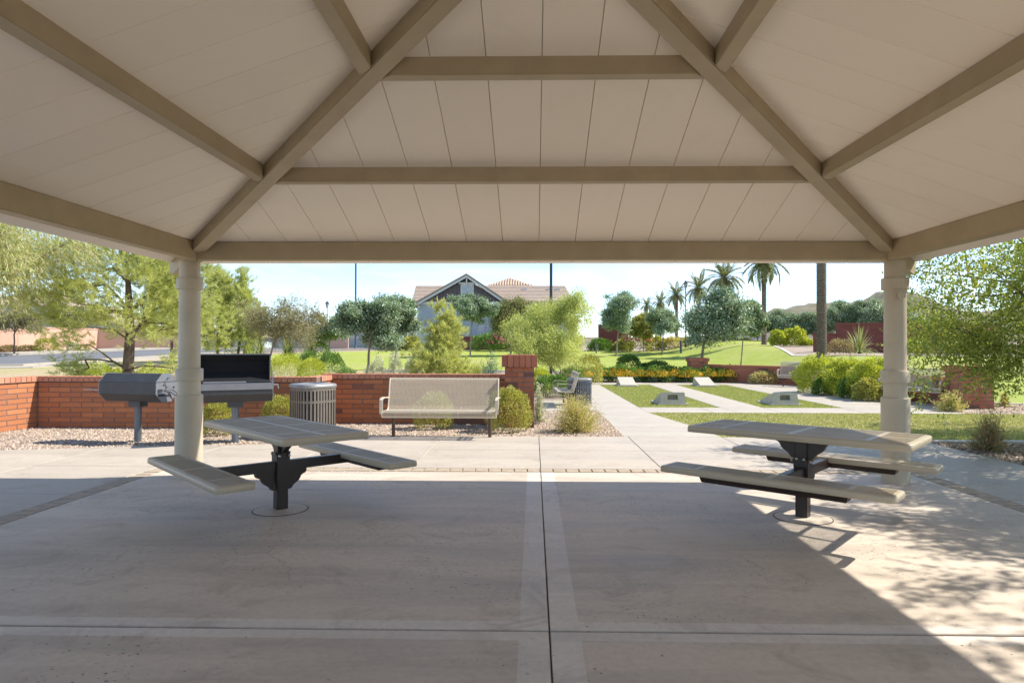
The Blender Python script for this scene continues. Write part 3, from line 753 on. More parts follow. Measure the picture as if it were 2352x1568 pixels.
pier(xq0, xq1, YQ, 1.04, 'stout red brick pier on the right, half hidden by mesquite leaves', capo=.05, capH=.16)
# curved seat wall round the game court
arc = [(xq0+.05, YQ+.55), (10.75, 19.2), (11.35, 21.0), (11.55, 22.8), (11.3, 24.7), (10.5, 26.7), (9.3, 28.0), (8.1, 28.9), (7.45, 29.35)]
SW = empty('seat_wall', (11, 23, 0)); tag(SW, 'low maroon brick seat wall curving round the game court behind the hedge', 'brick wall')
for a_, b_ in zip(arc[:-1], arc[1:]):
    wall_run(SW, a_, b_, .74, mat='brick_red', capmat='brick_redcap', stuffcap=True, z0=gh(*a_)*.5+gh(*b_)*.5)
pier(6.85, 7.6, 29.2, 1.0, 'small maroon brick pier where the seat wall starts beside the orange flowers', capo=.05, capH=.16)

# ------------------------------------------------------------------ perforated tops
def perf_sheet(mb, x0, x1, y0, y1, z, pitch=.0195, hole=.0158, th=.003, bx=(), by=(), bw=.012):
    """flat sheet with square holes; bx/by: solid bands"""
    nx = max(1, int((x1-x0)/pitch)); ny = max(1, int((y1-y0)/pitch))
    px_, py_ = (x1-x0)/nx, (y1-y0)/ny
    V, Fs = [], []
    ids = {}
    def cuts(a, n, p):
        c = [a]
        for i in range(n): c += [a+i*p+(p-hole)/2, a+i*p+(p+hole)/2]
        return c+[a+n*p]
    X, Y = cuts(x0, nx, px_), cuts(y0, ny, py_)
    b = len(mb.v)
    W = len(X)
    for zz in (z, z-th):
        for yy in Y:
            for xx in X: mb.v.append((xx, yy, zz))
    off = W*len(Y)
    def solid(i, j):
        if i % 2 == 0 or j % 2 == 0: return True
        xm, ym = (X[i]+X[i+1])/2, (Y[j]+Y[j+1])/2
        return any(abs(xm-q) < bw+.009 for q in bx) or any(abs(ym-q) < bw+.009 for q in by)
    for j in range(len(Y)-1):
        for i in range(len(X)-1):
            a0 = b+j*W+i
            if solid(i, j):
                mb.f.append((a0, a0+1, a0+W+1, a0+W)); mb.m.append(mb.mi)
                mb.f.append((off+a0, off+a0+W, off+a0+W+1, off+a0+1)); mb.m.append(mb.mi)
            else:
                for p, q in ((a0, a0+1), (a0+1, a0+W+1), (a0+W+1, a0+W), (a0+W, a0)):
                    mb.f.append((p, q, off+q, off+p)); mb.m.append(mb.mi)
def rim(mb, hx, hy, z, depth, inner=.045):
    """bullnose rim round a rectangle (half sizes hx, hy)"""
    prof = [(-inner, 0), (-.012, .0), (-.003, -.003), (.003, -.009), (.005, -.018), (.005, -depth+.006), (.0, -depth), (-.012, -depth), (-.012, -.012), (-inner, -.006)]
    n = len(prof); b = len(mb.v)
    cs = []
    for (sx, sy, a0) in ((1, 1, 0), (-1, 1, 90), (-1, -1, 180), (1, -1, 270)):
        for a in (0, 45, 90):
            cs.append((sx, sy, math.radians(a0+a)))
    r0 = .03
    for sx, sy, a in cs:
        for o, dz in prof:
            rr = max(0.0, r0+o)
            if r0+o < 0:
                mb.v.append((sx*(hx+o), sy*(hy+o), z+dz))
            else:
                mb.v.append((sx*(hx-r0)+math.cos(a)*rr, sy*(hy-r0)+math.sin(a)*rr, z+dz))
    m = len(cs)
    for i in range(m):
        for k in range(n):
            k2 = (k+1) % n; i2 = (i+1) % m
            mb.f.append((b+i*n+k, b+i2*n+k, b+i2*n+k2, b+i*n+k2)); mb.m.append(mb.mi)
def gusset(mb, x0, x1, ztop, th, flip=1):
    """scalloped bracket plate in the xz plane, from post side x0 outwards to x1"""
    L = x1-x0
    pts = [(0, 0), (1, 0), (1, -.14), (.93, -.24), (.80, -.28), (.70, -.36), (.64, -.50), (.55, -.62), (.42, -.70), (.30, -.78), (.18, -.95), (.0, -1.0)]
    poly = [(x0+p[0]*L, p[1]*abs(L)) for p in pts]
    n = len(poly); vs = [(p[0], -th/2, ztop+p[1]) for p in poly]+[(p[0], th/2, ztop+p[1]) for p in poly]
    fs = [tuple(range(n)), tuple(range(2*n-1, n-1, -1))]+[(i, n+i, n+(i+1) % n, (i+1) % n) for i in range(n)]
    mb.add(vs, fs)
def channel(mb, hx, y, ztop, hgt, wt, wb):
    vs = []
    for x in (-hx, hx):
        e = .03 if x > 0 else -.03
        vs += [(x, y-wt/2, ztop), (x, y+wt/2, ztop), (x-e, y+wb/2, ztop-hgt), (x-e, y-wb/2, ztop-hgt)]
    mb.add(vs, [(0, 1, 2, 3), (7, 6, 5, 4), (0, 4, 5, 1), (1, 5, 6, 2), (2, 6, 7, 3), (3, 7, 4, 0)])
def make_table():
    root = empty('picnic_table')
    mb = MB(); rim(mb, .91, .38, .765, .058); perf_sheet(mb, -.868, .868, -.338, .338, .7635, bx=(0, .60, -.60), by=(0,))
    mb.box((0, 0, .7605), (.03, .66, .010)); mb.box((.60, 0, .7605), (.03, .66, .010)); mb.box((-.60, 0, .7605), (.03, .66, .010)); mb.box((0, 0, .7600), (1.72, .026, .010))
    mb.build('tabletop', M['tablecoat'], root, smooth=True)
    mbs = MB(); rim(mbs, .91, .145, 0, .052, .04); perf_sheet(mbs, -.872, .872, -.107, .107, -.0015, bx=(0, .60, -.60))
    for x in (0, .60, -.60): mbs.box((x, 0, -.0045), (.03, .20, .010))
    sme = mbs.mesh('seat', M['tablecoat'], smooth=True)
    chm = MB(); channel(chm, .60, 0, -.012, .10, .17, .11); chme = chm.mesh('seat_channel', M['dark'], bevel=.004)
    for s_ in (-1, 1):
        st = place(sme, 'seat', root, (0, s_*.725, .462))
        place(chme, 'seat_channel', st)
    MB().box((0, 0, .37), (.10, .10, .74)).build('post', M['dark'], root, bevel=.006)
    mb = MB(); mb.box((0, 0, .39), (.122, .122, .26)); mb.build('sleeve', M['dark'], root, bevel=.004); MB().box((0, 0, .725), (.122, .122, .06)).build('top_collar', M['dark'], root, bevel=.004)
    a = MB().box((0, 0, 0), (.072, .60, .088)).mesh('arm', M['dark'], bevel=.006)
    for s_ in (-1, 1): place(a, 'arm', root, (0, s_*.36, .402))
    for s_ in (-1, 1):
        mb = MB(); gusset(mb, s_*.06, s_*.235, .357, .05)
        mb.build('bracket', M['dark'], root, rot=(0, 0, PI/2))
        mb = MB(); gusset(mb, s_*.06, s_*.25, .705, .05)
        mb.build('bracket', M['dark'], root)
    mb = MB(); channel(mb, .62, 0, .752, .046, .11, .09); mb.build('top_channel', M['dark'], root, bevel=.003)
    bo = MB().lathe([(.013, 0), (.013, .008), (.007, .016)], 8).mesh('bolt', M['bolt'])
    for s_ in (-1, 1):
        for q in (-1, 1):
            place(bo, 'bolt', root, (q*.03, s_*.062, .52), (-s_*PI/2, 0, 0)); place(bo, 'bolt', root, (s_*.073, q*.045, .50), (0, s_*PI/2, 0))
    MB().lathe([(.235, -.02), (.235, .005), (.20, .009), (.08, .014), (.07, .014)], 40).build('footing', M['slab_in'], root, smooth=True)
    MB().lathe([(.245, -.02), (.245, .0035)], 40).build('footing_joint', M['joint'], root)
    return root
T1 = make_table()
p = gp(642, 1180); T1.location = (-2.30, 6.03, 0); T1.rotation_euler = (0, 0, math.radians(134.2))
tag(T1, 'tan perforated picnic table on a brown post left of the middle joint', 'picnic table', 'picnic tables under the pavilion')
T2 = copy_tree(T1, (2.35, 5.87, 0), math.radians(-40.5)); T2['label'] = 'right picnic table, its end catching sun and leaf shadow'

# ------------------------------------------------------------------ expanded-metal benches
def make_bench():
    root = empty('park_bench'); L = 1.84
    prof = [(-.235, .350), (-.262, .385), (-.262, .425), (-.235, .445), (-.12, .430), (.02, .422), (.13, .425), (.175, .445), (.205, .49), (.29, .80), (.315, .905), (.335, .935), (.365, .935)]
    P = [Vector((0, y, z)) for y, z in prof]
    cum = [0]
    for a, b in zip(P[:-1], P[1:]): cum.append(cum[-1]+(b-a).length)
    def at(u):
        u = max(0, min(cum[-1], u))
        for i in range(len(cum)-1):
            if u <= cum[i+1]+1e-9:
                return P[i].lerp(P[i+1], (u-cum[i])/(cum[i+1]-cum[i]))
        return P[-1]
    def mesh_panel(name, u0, u1):
        nx = 42; nv = int(round((u1-u0)/.027)); dx = (L-.03)/nx; dv = (u1-u0)/nv
        V, Q = [], []
        def seg(a, b, na):
            d = (b-a).normalized(); n_ = na; s_ = d.cross(n_).normalized()*.0043; n_ = n_*.003
            k = len(V); V.extend([a+s_+n_, a-s_+n_, a-n_, b+s_+n_, b-s_+n_, b-n_])
            Q.extend([(k, k+3, k+4, k+1), (k+1, k+4, k+5, k+2), (k+2, k+5, k+3, k)])
        for j in range(nv):
            ua, ub = u0+j*dv, u0+(j+.5)*dv; uc = u0+(j+1)*dv
            A, B, C_ = at(ua), at(ub), at(uc); t = (C_-A).normalized(); na = Vector((1, 0, 0)).cross(t).normalized()
            for i in range(nx):
                x0 = -L/2+.015+i*dx
                p0 = Vector((x0, A.y, A.z)); p0b = Vector((x0+dx, A.y, A.z)); m_ = Vector((x0+dx/2, B.y, B.z)); q0 = Vector((x0, C_.y, C_.z)); q1 = Vector((x0+dx, C_.y, C_.z))
                seg(p0, m_, na); seg(m_, q1, na); seg(p0b, m_, na); seg(m_, q0, na)
        return place(np_mesh(name, [tuple(v) for v in V], np.array(Q), M['benchcoat']), name, root)
    mesh_panel('seat', 0, cum[7]); mesh_panel('backrest', cum[7], cum[-1])
    mb = MB()
    for x in (-L/2, L/2):
        mb.tube([(x, y, z) for y, z in prof], .013, 8)
    for u in (prof[0], prof[3], prof[-1]):
        mb.tube([(-L/2, u[0], u[1]), (L/2, u[0], u[1])], .013, 8)
    for x in (-L/6, L/6): mb.tube([(x, y, z-.012) for y, z in prof[:9]], .008, 6)
    mb.build('frame', M['benchcoat'], root, smooth=True)
    arm = MB()
    pts = [(0, -.25, .40), (0, -.262, .52), (0, -.25, .615), (0, -.215, .645), (0, -.05, .65), (0, .10, .635), (0, .25, .63)]
    for i in range(len(pts)-1):
        a, b = Vector(pts[i]), Vector(pts[i+1]); d = (b-a).normalized(); n_ = Vector((1, 0, 0)).cross(d)*.007
        arm.add([a+Vector((-.026, 0, 0))-n_, a+Vector((.026, 0, 0))-n_, a+Vector((.026, 0, 0))+n_, a+Vector((-.026, 0, 0))+n_, b+Vector((-.026, 0, 0))-n_, b+Vector((.026, 0, 0))-n_, b+Vector((.026, 0, 0))+n_, b+Vector((-.026, 0, 0))+n_],
                [(0, 3, 2, 1), (4, 5, 6, 7), (0, 1, 5, 4), (1, 2, 6, 5), (2, 3, 7, 6), (3, 0, 4, 7)])
    am = arm.mesh('armrest', M['benchcoat'])
    for s_ in (-1, 1): place(am, 'armrest', root, (s_*(L/2+.012), 0, 0))
    lg = MB(); lg.tube([(0, .06, 0), (0, .05, .20), (0, .0, .37), (0, -.04, .405)], [.030, .030, .030, .028], 12)
    lg.tube([(0, -.20, .405), (0, .14, .405)], .017, 8)
    lm = lg.mesh('leg', M['brownleg'], smooth=True)
    for s_ in (-1, 1): place(lm, 'leg', root, (s_*.80, 0, 0))
    return root
B1 = make_bench(); x0, y0 = gp(897, 1003); x1, y1 = gp(1130, 1005)
B1.location = ((x0+x1)/2, 10.93, 0); B1.rotation_euler = (0, 0, -.01); B1.scale = (1.0, 1, 1.01)
tag(B1, 'beige mesh bench standing on the concrete before the brick wall', 'bench', 'beige mesh benches')
def bench(loc, rz, label, s_=1):
    b = copy_tree(B1, (loc[0], loc[1], gh(*loc)), rz, (s_, s_, s_)); b['label'] = label; return b
bench((.78, 17.2), math.radians(-88), 'beige bench seen end-on beside the blue-grey trash can', .9)
bench((ax(1800, 25.0)+.95, 25.4), math.radians(-32), 'beige bench against the maroon seat wall, half hidden by the lime hedge')
bench((10.18, 18.0), math.radians(-70), 'beige bench behind the right column under drooping mesquite')
bench((ax(672, 24)+.0, 23.6), math.radians(188), 'beige bench whose back peeks above the wall near lime shrubs', 1.0)
bench((ax(1250, 24)-.0, 24.4), math.radians(96), 'small far beige bench behind the pier by the dark pole', .85)

# ------------------------------------------------------------------ barbecue grills
def octo(r, n=8, a0=22.5): return [(r*math.cos(math.radians(a0+i*360/n)), r*math.sin(math.radians(a0+i*360/n))) for i in range(n)]
R0 = .232
def drum_half(idx, L, th=.012):
    """shell of an octagonal drum, faces idx..; axis along x, profile in yz"""
    pts = octo(R0); mb = MB()
    sel = [pts[i % 8] for i in idx]
    for a, b in zip(sel[:-1], sel[1:]):
        ia = (a[0]*(1-th/R0), a[1]*(1-th/R0)); ib = (b[0]*(1-th/R0), b[1]*(1-th/R0))
        mb.add([(-L/2, a[0], a[1]), (L/2, a[0], a[1]), (L/2, b[0], b[1]), (-L/2, b[0], b[1])], [(0, 1, 2, 3)])
        mb.mi = 1; mb.add([(-L/2, ia[0], ia[1]), (L/2, ia[0], ia[1]), (L/2, ib[0], ib[1]), (-L/2, ib[0], ib[1])], [(3, 2, 1, 0)]); mb.mi = 0
    for e in (sel[0], sel[-1]):
        ie = (e[0]*(1-th/R0), e[1]*(1-th/R0)); mb.add([(-L/2, *e), (L/2, *e), (L/2, *ie), (-L/2, *ie)], [(0, 1, 2, 3)])
    return mb, sel
def end_plate(sel, x, th=.006):
    mb = MB(); n = len(sel); vs = [(x-th, *p) for p in sel]+[(x+th, *p) for p in sel]
    mb.add(vs, [tuple(range(n)), tuple(range(2*n-1, n-1, -1))]+[(i, (i+1) % n, n+(i+1) % n, n+i) for i in range(n)]); return mb
LG = 1.04
# closed grill
g = empty('barbecue_grill'); tag(g, 'closed dark steel drum grill on a post, pale octagonal end to the right', 'grill', 'park grills')
zc = .845
mb, selu = drum_half([0, 1, 2, 3], LG); mb.build('lid', [M['grill'], M['soot']], g, loc=(0, 0, zc+.004))
mb, sell = drum_half([3, 4, 5, 6, 7, 8], LG); mb.build('firebox', [M['grill'], M['soot']], g, loc=(0, 0, zc))
for s_ in (-1, 1):
    end_plate(selu, s_*(LG/2+.004)).build('lid_end', M['grillend'], g, loc=(0, 0, zc+.008)); end_plate(sell, s_*(LG/2+.008)).build('firebox_end', M['grillend'], g, loc=(0, 0, zc))
bolt = MB().lathe([(.016, 0), (.016, .012), (.010, .022)], 10).mesh('bolt', M['bolt'])
for y, z in ((.02, .155), (-.01, .02), (.14, .015), (-.06, .06)):
    place(bolt, 'bolt', g, (LG/2+.016, y, zc+z), (0, PI/2, 0))
mb = MB(); mb.tube([(LG/2+.03, -.06, -.02), (LG/2+.05, .06, -.03), (LG/2+.10, .17, -.11), (LG/2+.06, .14, -.13), (LG/2+.04, .03, -.06)], .008, 6)
mb.build('crank_handle', M['grill'], g, loc=(0, 0, zc))
mb = MB(); mb.box((LG/2+.018, -.14, -.04), (.012, .09, .03)); mb.box((LG/2+.018, -.05, -.115), (.010, .25, .022), Matrix.Rotation(.0, 4, 'X'))
for i in range(6): mb.box((LG/2+.020, -.175+i*.02, -.098), (.008, .008, .016)); mb.box((LG/2+.020, -.175+i*.014, -.02), (.008, .006, .014))
mb.build('ratchet_bracket', M['grill'], g, loc=(0, 0, zc))
mb = MB(); mb.tube([(LG/2+.022, -.02, .02), (LG/2+.03, -.05, .10), (LG/2+.024, .01, .15)], .006, 6); mb.build('ring_latch', M['bolt'], g, loc=(0, 0, zc))
mb = MB(); mb.tube([(-LG/2-.01, -.21, -.04), (-LG/2-.20, -.21, -.03), (-LG/2-.30, -.215, -.035)], .008, 6); mb.build('grate_handle', M['bolt'], g, loc=(0, 0, zc))
MB().box((0, 0, .595), (.22, .16, .09)).build('post_collar', M['grill'], g, bevel=.004)
MB().tube([(0, 0, -.05), (0, 0, .64)], .052, 20).build('post', M['grillpost'], g, smooth=True)
px_, py_ = gp(316.5, 1014); g.location = (px_, py_, 0); g.rotation_euler = (0, 0, math.radians(-13))
# open grill
g2 = empty('barbecue_grill'); tag(g2, 'dark steel drum grill with its lid swung open, sooty inside', 'grill', 'park grills')
zc = .865; idx = [4, 5, 6, 7]
mb, sell = drum_half([3, 4, 5, 6, 7, 8], LG); mb.build('firebox', [M['grill'], M['soot']], g2, loc=(0, 0, zc-.02), bevel=0)
for s_ in (-1, 1): end_plate(sell, s_*(LG/2+.008)).build('firebox_end', M['grillend'], g2, loc=(0, 0, zc-.02))
yf = -R0*math.cos(math.radians(22.5))
MB().box((0, yf-.004, .03), (LG+.03, .012, .10)).build('front_rail', M['grillend'], g2, loc=(0, 0, zc-.02), bevel=.002)
lid = empty('lid'); lid.parent = g2; lid.location = (0, .16, zc+.07); lid.rotation_euler = (math.radians(-84), 0, 0)
mb, selu = drum_half([0, 1, 2, 3], LG); o_ = mb.build('lid_shell', [M['grill'], M['soot']], lid, loc=(0, -.215, -.088))
for s_ in (-1, 1): end_plate(selu, s_*(LG/2-.006), .008).build('lid_end', M['grillpost'], lid, loc=(0, -.215, -.088))
mb = MB(); mb.box((0, -.215-.215, 0.0), (LG, .014, .028)); mb.box((0, -.0, .0), (LG, .014, .028)); mb.build('lid_lip', M['grillpost'], lid)
mb = MB()
for i in range(36):
    x = -LG/2+.03+i*(LG-.06)/35; mb.box((x, -.02, .058), (.010, .36, .008))
mb.box((0, -.19, .056), (LG-.03, .014, .014)); mb.box((0, .15, .056), (LG-.03, .014, .014)); mb.build('grate', M['grillend'], g2, loc=(0, 0, zc-.02))
MB().box((-.15, .02, .085), (.60, .34, .012)).build('cover_plate', M['grillend'], g2, loc=(0, 0, zc-.02))
mb = MB(); mb.tube([(LG/2, -.19, .03), (LG/2+.08, -.19, .03), (LG/2+.09, -.19, -.03)], .012, 8); mb.build('crank_handle', M['bolt'], g2, loc=(0, 0, zc))
mb = MB(); mb.tube([(LG/2+.015, -.10, .0), (LG/2+.015, .10, .30)], .007, 6); mb.tube([(LG/2+.015, .0, .0), (LG/2+.015, .09, .20)], .006, 6); mb.build('stay_rod', M['grillpost'], g2, loc=(0, 0, zc))
MB().box((0, 0, .595), (.22, .16, .09)).build('post_collar', M['grill'], g2, bevel=.004)
MB().tube([(0, 0, -.05), (0, 0, .64)], .052, 20).build('post', M['grillpost'], g2, smooth=True)
px_, py_ = gp(540, 1016); g2.location = (px_, py_, 0); g2.rotation_euler = (0, 0, math.radians(27))

# ------------------------------------------------------------------ trash cans
def sq_pt(a, hw, p=3.6):
    c, s_ = math.cos(a), math.sin(a)
    k = (abs(c)**p+abs(s_)**p)**(-1/p); return (hw*k*c, hw*k*s_)
def make_can(label, hw, hgt, matb, matl, group):
    root = empty('trash_can'); tag(root, label, 'trash can', group)
    n = 38; me = {}
    def ring(name, z0, z1, o, wave=0, th=.008):
        mb = MB(); m_ = 88
        for i in range(m_):
            a0, a1 = 2*PI*i/m_, 2*PI*(i+1)/m_
            w0 = wave*abs(math.sin(a0*2+PI/4)); w1 = wave*abs(math.sin(a1*2+PI/4))
            p0, p1 = sq_pt(a0, hw+o), sq_pt(a1, hw+o); q0, q1 = sq_pt(a0, hw+o-th), sq_pt(a1, hw+o-th)
            mb.add([(*p0, z0+w0), (*p1, z0+w1), (*p1, z1+w1), (*p0, z1+w0), (*q0, z0+w0), (*q1, z0+w1), (*q1, z1+w1), (*q0, z1+w0)], [(0, 1, 2, 3), (5, 4, 7, 6), (3, 2, 6, 7), (4, 5, 1, 0)])
        return mb.build(name, matb, root)
    sl = MB().box((0, 0, hgt*.5-.02), (.036, .006, hgt-.10)).mesh('slat', matb, bevel=.002)
    for i in range(n):
        a = 2*PI*(i+.5)/n; p = sq_pt(a, hw); q = sq_pt(a+.02, hw); ang = math.atan2(q[1]-p[1], q[0]-p[0])
        place(sl, 'slat', root, (p[0], p[1], .0), (0, 0, ang))
    ring('band', .035, .085, .001); ring('band', hgt*.66, hgt*.70, .002);  ring('band', hgt-.10, hgt-.05, .003)
    mb = MB(); m_ = 64
    for i, (rr, zz) in enumerate([(1.02, hgt-.055), (1.04, hgt-.05), (1.045, hgt-.02), (1.02, hgt-.004), (.96, hgt+.006), (.55, hgt+.018), (.47, hgt+.016), (.45, hgt-.02)]):
        for k in range(m_):
            p = sq_pt(2*PI*k/m_, hw*rr, 3.6 if rr > .6 else 2); mb.v.append((*p, zz))
        if i:
            for k in range(m_):
                k2 = (k+1) % m_; b = (i-1)*m_; mb.f.append((b+k, b+k2, b+m_+k2, b+m_+k)); mb.m.append(0)
    mb.build('lid', matl, root, smooth=True)
    mb = MB(); pts = [sq_pt(2*PI*k/40, hw*.90) for k in range(40)]; mb.prism(pts, .04, hgt-.06); mb.build('liner', M['liner_hole_dark'], root)
    return root
c1 = make_can('tan-grey slatted trash can with silver lid between grill and bench', .315, .87, M['canmetal'], M['canlid'], 'slatted trash cans')
c1.location = (ax(717, 10.9), 10.95, 0); c1.rotation_euler = (0, 0, math.radians(52))
c2 = make_can('blue-grey slatted trash can beside the footpath past the pier', .275, .68, M['canblue'], M['canlid'], 'slatted trash cans')
c2.location = (ax(1332, 17.2), 17.35, 0); c2.rotation_euler = (0, 0, math.radians(20))

# ------------------------------------------------------------------ bean-bag boards of cast concrete
def board(loc, rz, label):
    root = empty('bean_bag_board', (loc[0], loc[1], .0), rz); tag(root, label, 'game board', 'concrete bean bag boards')
    w_, L, h0, h1 = .60, 1.05, .06, .32
    mb = MB(); y0, y1 = -L/2, L/2; hx = w_/2; t = .10
    # wedge with a splayed foot and a slot in the tall end
    mb.add([(-hx-.02, y0, .03), (hx+.02, y0, .03), (hx+.04, y1, .03), (-hx-.04, y1, .03), (-hx, y0, h0), (hx, y0, h0), (hx, y1-.04, h1), (-hx, y1-.04, h1)],
           [(0, 3, 2, 1), (4, 5, 6, 7), (0, 1, 5, 4), (1, 2, 6, 5), (3, 0, 4, 7)])
    # tall end as a frame round the slot
    def lerp(a, b, t_): return tuple(a[i]+(b[i]-a[i])*t_ for i in range(3))
    A, B, C_, D_ = (-hx-.04, y1, .03), (hx+.04, y1, .03), (hx, y1-.04, h1), (-hx, y1-.04, h1)
    def q(u, v): return lerp(lerp(A, B, u), lerp(D_, C_, u), v)
    a, b, c, d = q(.30, .34), q(.72, .34), q(.72, .78), q(.30, .78)
    ins = [(p[0], p[1]-.18, p[2]) for p in (a, b, c, d)]
    mb.add([A, B, C_, D_, a, b, c, d]+ins, [(0, 4, 5, 1), (1, 5, 6, 2), (2, 6, 7, 3), (3, 7, 4, 0), (4, 8, 9, 5), (5, 9, 10, 6), (6, 10, 11, 7), (7, 11, 8, 4), (8, 11, 10, 9)])
    mb.build('body', M['blade'], root)
    MB().box((0, 0, .014), (w_+.20, L+.10, .032)).build('base_plate', M['blade'], root, bevel=.006)
    sl = math.atan2(h1-h0, L-.04)
    hh = MB().lathe([(.076, -.002), (.076, .004), (.064, .005)], 24).mesh('hole_ring', M['curb'])
    dk = MB().lathe([(.064, -.002), (.064, .004)], 24).mesh('hole', M['liner_hole_dark'])  # black disc laid on the slope, painting the shade inside the hole
    yq = y1-.26; zq = h0+(h1-h0)*(yq-y0)/(L-.04)
    place(hh, 'hole_ring', root, (0, yq, zq), (sl, 0, 0)); place(dk, 'hole', root, (0, yq, zq+.001), (sl, 0, 0))
    return root
board((3.60, 25.9), 0, 'far left concrete bean bag board, sloping face towards us')
board((6.60, 25.9), 0, 'far right concrete bean bag board, sloping face towards us')
board((3.62, 17.9), PI, 'near left concrete bean bag board showing its slotted back')
board((6.52, 17.9), PI, 'near right concrete bean bag board showing its slotted back')

# ------------------------------------------------------------------ plants
def unit(v): return v/np.maximum(np.linalg.norm(v, axis=-1, keepdims=True), 1e-9)
def leaf_quads(C, A, l, w, rng, nrm=None):
    """diamond leaves: base C, direction A, lengths l, widths w"""
    n = len(C); A = unit(A)
    R_ = rng.normal(size=(n, 3)) if nrm is None else nrm+rng.normal(size=(n, 3))*.45
    B = unit(np.cross(A, R_)); l = np.broadcast_to(l, (n,))[:, None]; w = np.broadcast_to(w, (n,))[:, None]
    m = C+A*l*.5
    V = np.stack([C, m+B*w*.5, C+A*l, m-B*w*.5], 1).reshape(-1, 3)
    return V, np.arange(n*4).reshape(-1, 4)
def tubes_mesh(name, segs, mat, n=6):
    """segs: list of (p0,p1,r0,r1)"""
    P0 = np.array([s[0] for s in segs]); P1 = np.array([s[1] for s in segs]); r0 = np.array([s[2] for s in segs]); r1 = np.array([s[3] for s in segs])
    D = unit(P1-P0); ref = np.where(np.abs(D[:, 2:3]) > .9, np.array([[1., 0, 0]]), np.array([[0, 0, 1.]]))
    U = unit(np.cross(ref, D)); W = np.cross(D, U); a = np.arange(n)*2*PI/n
    ring = U[:, None]*np.cos(a)[None, :, None]+W[:, None]*np.sin(a)[None, :, None]
    A = P0[:, None]+ring*r0[:, None, None]; B = P1[:, None]+ring*r1[:, None, None]
    V = np.concatenate([A, B], 1).reshape(-1, 3); m = len(segs)
    k = np.arange(n); k2 = (k+1) % n
    q = np.stack([k, k2, n+k2, n+k], 1)
    Fq = (np.arange(m)[:, None, None]*2*n+q[None]).reshape(-1, 4)
    me = np_mesh(name, V, Fq, mat)
    me.polygons.foreach_set('use_smooth', np.ones(len(Fq), dtype=bool)); return me
def skeleton(rng, trunk, clumps, r_tip, wig=.12, up=.25, rmax=None, zmin=None):
    """trunk: list of points (list of stems allowed); clumps joined to the nearest node by curved limbs"""
    nodes_ = []; par = []; stems = trunk if isinstance(trunk[0][0], (list, tuple, np.ndarray)) else [trunk]
    for st in stems:
        prev = -1
        for i, p in enumerate(st):
            nodes_.append(np.array(p, float)); par.append(prev); prev = len(nodes_)-1
    nt_ = len(nodes_)
    base = np.array(stems[0][-1], float)
    zmin = stems[0][0][2] if zmin is None else zmin
    order = np.argsort(np.linalg.norm(clumps-base, axis=1)); tips = []
    for ci in order:
        p = clumps[ci]; NA = np.array(nodes_); d = np.linalg.norm(NA-p, axis=1)+1.6*np.maximum(0, NA[:, 2]-p[2]+.1)+np.where(NA[:, 2] < zmin+.001, 5, 0)
        j = int(np.argmin(d)); q = nodes_[j]; v = p-q; L = np.linalg.norm(v)
        k = max(1, int(L/.35)); prev = j
        for i in range(1, k+1):
            t = i/k; x = q+v*t+np.array([0, 0, up*L*math.sin(PI*t)*.35])+(rng.normal(size=3)*wig*L*.25 if i < k else 0)
            nodes_.append(x); par.append(prev); prev = len(nodes_)-1
        tips.append(prev)
    cnt = np.zeros(len(nodes_))
    for t in tips: cnt[t] += 1
    for i in range(len(nodes_)-1, -1, -1):
        if par[i] >= 0: cnt[par[i]] += cnt[i]
    r = r_tip*np.sqrt(np.maximum(cnt, 1))
    if rmax: r = r*(rmax/max(r.max(), 1e-6)) if r.max() > 0 else r
    zz = np.array([q[2] for q in nodes_]); r = r*(1-.55*np.clip(zz/max(zz.max(), .1), 0, 1)); r = np.maximum(r, r_tip*.8)
    segs = [(nodes_[par[i]], nodes_[i], r[par[i]] if par[par[i]] >= 0 or True else r[i], r[i]) for i in range(len(nodes_)) if par[i] >= 0]
    segs = [(a, b, min(ra, rb*1.5) if i > nt_ else ra, rb) for i, (a, b, ra, rb) in enumerate(segs)]
    return segs
def crown_pts(rng, n, c, rad, shell=.5, low=-1.0, lump=.25, taper=None, lobes=0):
    out = []
    ph = rng.uniform(0, 6.28, 6)
    if lobes:       # a crown made of several uneven masses with gaps between them
        LC = []
        for q in range(lobes):
            v = rng.normal(size=3); v /= np.linalg.norm(v); v[2] = v[2]*.85+.05
            LC.append((v*rng.uniform(.42, .72), rng.uniform(.30, .52)))
        wt = np.array([r_**2 for _, r_ in LC]); wt /= wt.sum()
        while len(out) < n:
            q = rng.choice(lobes, p=wt); v = rng.normal(size=3); v /= np.linalg.norm(v)
            p = LC[q][0]+v*LC[q][1]*rng.random()**.35
            if p[2] < low: continue
            if taper: p = p*np.array([taper(p[2]), taper(p[2]), 1])
            out.append(np.array(c)+p*np.array(rad)*1.17)
        return np.array(out)
    while len(out) < n:
        v = rng.normal(size=3); v /= np.linalg.norm(v)
        if v[2] < low: continue
        s_ = rng.random()**(1/(1+4*shell)) if shell > 0 else rng.random()**(1/3)
        th = math.atan2(v[1], v[0])
        f = 1+lump*(math.sin(2*th+ph[0])*.4+math.sin(3*th+ph[1]+2*v[2])*.35+math.sin(5*v[2]+ph[2]+th)*.35)
        p = v*s_*f
        if taper: p[0] *= taper(p[2]); p[1] *= taper(p[2])
        out.append(np.array(c)+p*np.array(rad))
    return np.array(out)
